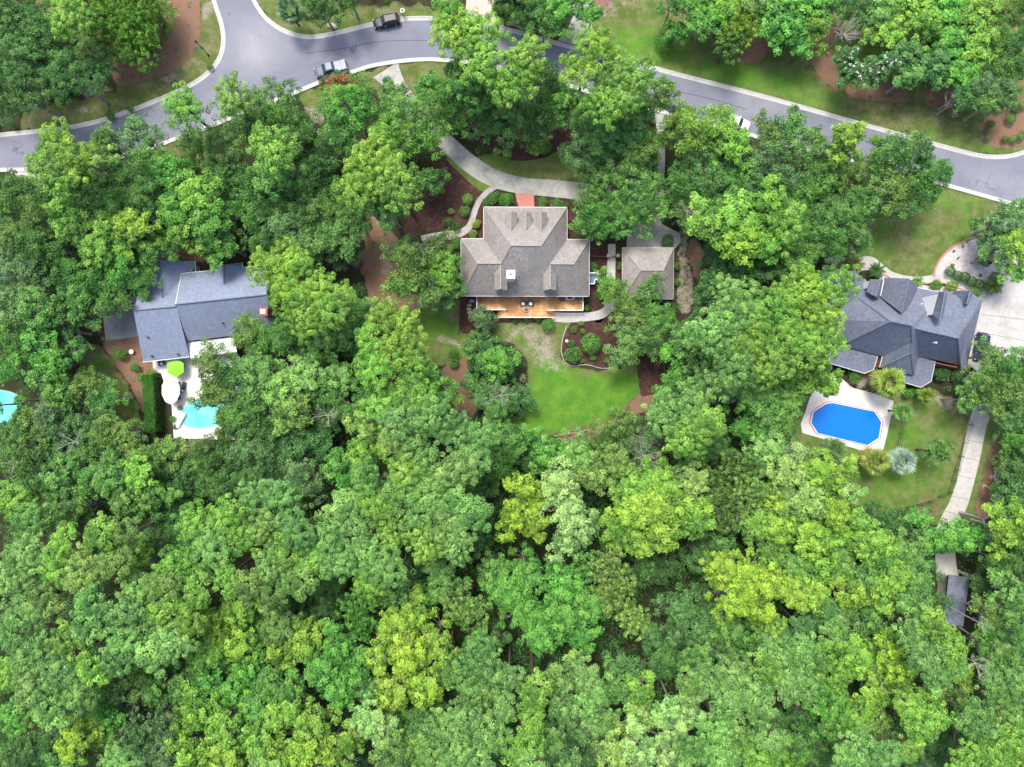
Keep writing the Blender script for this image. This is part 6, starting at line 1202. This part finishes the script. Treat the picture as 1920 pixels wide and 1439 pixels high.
# ------------------------------------------------------------------ bare and special trees
def bare(px, py, rpx, h, label, mat=PALEBARK, n=13, name='dead_tree', base=True):
    r = rpx / PPM * (CAM_H - h) / CAM_H; p = P(px, py, h); t = thing(name, label, 'dead tree', (p.x, p.y, 0)); b = MB()
    def br(p0, d, L_, r0, k):
        p1 = p0 + d * L_ * .5 + Vector((R.uniform(-.1, .1), R.uniform(-.1, .1), 0)) * L_; p2 = p1 + (d + Vector((R.uniform(-.3, .3), R.uniform(-.3, .3), R.uniform(-.1, .3)))).normalized() * L_ * .5
        b.tube(p0, p1, r0, r0 * .7, 5, False); b.tube(p1, p2, r0 * .7, r0 * .4, 4, False)
        if k:
            for q_ in (p1, p1.lerp(p2, .5), p2):
                for _ in range(2 if q_ is not p1 else 1): br(q_, (d + Vector((R.uniform(-1, 1), R.uniform(-1, 1), R.uniform(-.1, .5)))).normalized(), L_ * .55, r0 * .45, k - 1)
    z0 = max(h - r * .9, .4)
    for i in range(n): a = i * 2.4; br(Vector((0, 0, z0 + R.uniform(0, .3) * r)), Vector((math.cos(a), math.sin(a), R.uniform(.2, 1.1))).normalized(), r * R.uniform(.6, .85), .035 + .012 * r, 2)
    b.obj('branches', mat, t); tr = link('trunk', trunk_mesh(mat), None, t); tr.scale = (.14, .14, z0 + .3 * r)
bare(1210, 858, 34, 12.5, 'bare pale twiggy tree in the woods below the round pale pine', GREYBARK, 9); bare(938, 742, 26, 8.3, 'bleached leafless branches in the dark tree left of the back lawn', n=6); bare(1368, 965, 32, 13.5, 'pale twiggy tree beside the olive feathery cypress in the woods', GREYBARK, 12)
bare(1850, 1175, 16, 13, 'small white dead branches right of the shed roof', n=4); bare(1840, 1250, 26, 14, 'leafless white dead tree near the lower right corner', n=6); bare(1655, 1275, 24, 13.5, 'pale bare twigs among yellow-green foliage at the lower right', n=6); bare(775, 1248, 18, 15, 'white bare twigs in the middle of the lower yellow-green crown', n=5)
bare(1290, 392, 22, 10.5, 'grey-white bare branches above the garage driveway trees', n=6); bare(1590, 55, 26, 8, 'grey leafless bush among the trees above the top lawn', GREYBARK, 14); bare(1795, 190, 24, 5.5, 'pale bare branches at the left of the silvery tree by the road', n=7); bare(130, 830, 22, 12, 'pale bare limbs in the dark trees at the left', n=5); bare(245, 1330, 14, 10, 'tiny white bare branch in the lower left woods', n=3); bare(790, 465, 20, 12, 'pale bare twigs on top of the olive tree left of the taupe house', n=5)
bare(15, 865, 20, 11, 'grey bare twigs at the left edge of the woods', n=5); bare(610, 780, 26, 12.2, 'pale curved bare limbs in the olive oak near the centre left', n=5); bare(1470, 385, 24, 12, 'white bare twigs in the oak right of the lime crown', n=6); bare(75, 770, 20, 11.5, 'white bare twigs beside the left edge pool', n=5)

def blossoms(t_name, label, lobes, kind, tone, h, fcol, cnt, fs=.16, hmax=None, group=None, frac=1.0):
    """a tree whose crown carries flower clusters"""
    global rng
    t = tree(lobes, kind, tone, h, name=t_name, label=label, cat='flowering tree'); rng = np.random.default_rng(int(lobes[0][0]))
    cs = []
    for o in [c for c in COL.objects if c.parent == t and c.name.startswith('crown')]:
        me = o.data; nv = len(me.polygons); co = np.empty(len(me.vertices) * 3, np.float32); me.vertices.foreach_get('co', co); co = co.reshape(-1, 4, 3).mean(1) * np.array(o.scale)
        a = o.rotation_euler.z; x, y = co[:, 0] * math.cos(a) - co[:, 1] * math.sin(a), co[:, 0] * math.sin(a) + co[:, 1] * math.cos(a); co = np.stack([x, y, co[:, 2]], 1) + np.array(o.location)
        z = co[:, 2]; ok = np.where(z > np.percentile(z, 55))[0]; pick = rng.choice(ok, max(3, cnt // len(lobes))); cs.append(co[pick])
    c0 = np.concatenate(cs); k = 14; c = np.repeat(c0, k, 0) + rng.normal(size=(len(c0) * k, 3)) * fs; m = len(c)
    V, tt = leaf_quads(c + np.array([0, 0, .12]), rng.normal(size=(m, 3)) + np.array([0, 0, 1]), rng.uniform(.05, .1, m), .8, rng.uniform(.4, .7, m)); me = leaf_mesh('blossoms', V, tt, BLOS)
    o = link('blossoms', me, None, t); o.color = (*fcol, 1)
m_ = N('petals'); oi = m_.n('ShaderNodeObjectInfo'); m_.bsdf(oi.outputs['Color'], .7); BLOS = m_.m
blossoms('crape_myrtle', 'crape myrtle with red blossom clusters overhanging the silver pickup', [(622,162,20), (650,152,22), (668,165,16), (632,180,16)], 'B', 'd', 5.5, (.55, .09, .06), 170, .25)
blossoms('magnolia_tree', 'dark glossy magnolia dotted with white flowers above the top lawn', [(1585,115,30), (1625,140,34), (1590,145,28), (1655,125,28)], 'M', 'd', 8, (.8, .78, .68), 80, .1)
blossoms('crape_myrtle', 'tree with faint orange-red blossoms in the dark crowns above the front island', [(945,205,20)], 'B', 'g', 11.5, (.5, .12, .05), 14, .2)
# wispy young tree on the right lawn
t = tree([(1752, 848, 30)], 'F', 'e', 6.5, name='young_tree', label='wispy pale young tree alone on the lawn right of the palms', cat='tree')

# ------------------------------------------------------------------ labels for the woodland trees
MARKS = [(985,440,'taupe house'),(1215,515,'garage'),(370,560,'slate-grey house'),(1700,600,'navy-roofed house'),(1585,795,'blue pool'),(370,775,'turquoise pool'),(1090,730,'bright back lawn'),(725,43,'black SUV'),(622,131,'silver pickup'),(1380,232,'white car'),(450,80,'road junction'),(1810,880,'long concrete path'),(1797,1120,'shed'),
         (1650,100,'white-flowered magnolia'),(975,950,'bright yellow tree'),(20,765,'left-edge pool'),(0,1439,'bottom left corner'),(1920,1439,'bottom right corner'),(960,1439,'bottom edge centre'),(0,0,'top left corner'),(1920,0,'top right corner'),(480,1439,'lower left edge part'),(1440,1439,'lower right edge part'),
         (0,1080,'left woods edge'),(1395,1090,'golden yellow crown'),(865,1140,'cream feathery cypress'),(1040,290,'front mulch island'),(100,270,'left end of the road'),(1800,360,'right end of the road'),(740,160,'curved driveway entrance'),(720,500,'straw clearing'),(1650,1275,'lower-right bare twigs'),(1210,858,'bare twiggy tree')]
def where(px, py):
    d, mx, my, nm = min((math.hypot(px - x, (py - y)), x, y, n_) for x, y, n_ in MARKS); a = math.degrees(math.atan2(-(py - my), px - mx)) % 360
    w_ = ['right of', 'above right of', 'above', 'above left of', 'left of', 'below left of', 'below', 'below right of'][int((a + 22.5) // 45) % 8]
    if d < 12: w_ = 'over'
    return d, w_ + ' the ' + nm
groups = {}
for tr_ in trees:
    if tr_['label']: continue
    d, wh = where(tr_['px'], tr_['py']); sz = 'small ' if tr_['r'] < 34 else 'large ' if tr_['r'] > 62 else ''
    tr_['d'] = d; groups.setdefault((sz + TONE[tr_['tone']] + ' ' + dict(P='tufted pine', M='bold-leaved tree', B='fine-leaved oak', F='feathery cypress')[tr_['kind']] + ' ' + wh), []).append(tr_)
ORD = ['nearest', 'second nearest', 'third nearest', 'fourth nearest', 'fifth nearest', 'sixth nearest', 'seventh nearest', 'eighth nearest', 'ninth nearest', 'tenth nearest']
for lab, ts in groups.items():
    ts.sort(key=lambda q_: q_['d'])
    for i, q_ in enumerate(ts):
        q_['o']['label'] = lab if len(ts) == 1 else lab + ', ' + (ORD[i] if i < 10 else 'farthest') + ' of %s' % ['', 'one', 'two', 'three', 'four', 'five', 'six', 'seven', 'eight', 'nine', 'ten'][min(len(ts), 10)]
        q_['o']['group'] = dict(P='pines of the woodland', M='broadleaf trees of the woodland', B='oaks of the woodland', F='feathery cypresses of the woodland')[q_['kind']]

blocked += [[(285,655),(470,650),(470,830),(285,830)], [(-40,725),(52,725),(52,830),(-40,830)]]
understory()
for o in list(COL.objects):
    if o.parent is None and len(str(o.get('label', '')).split()) > 16: print('LONG', o['label'])
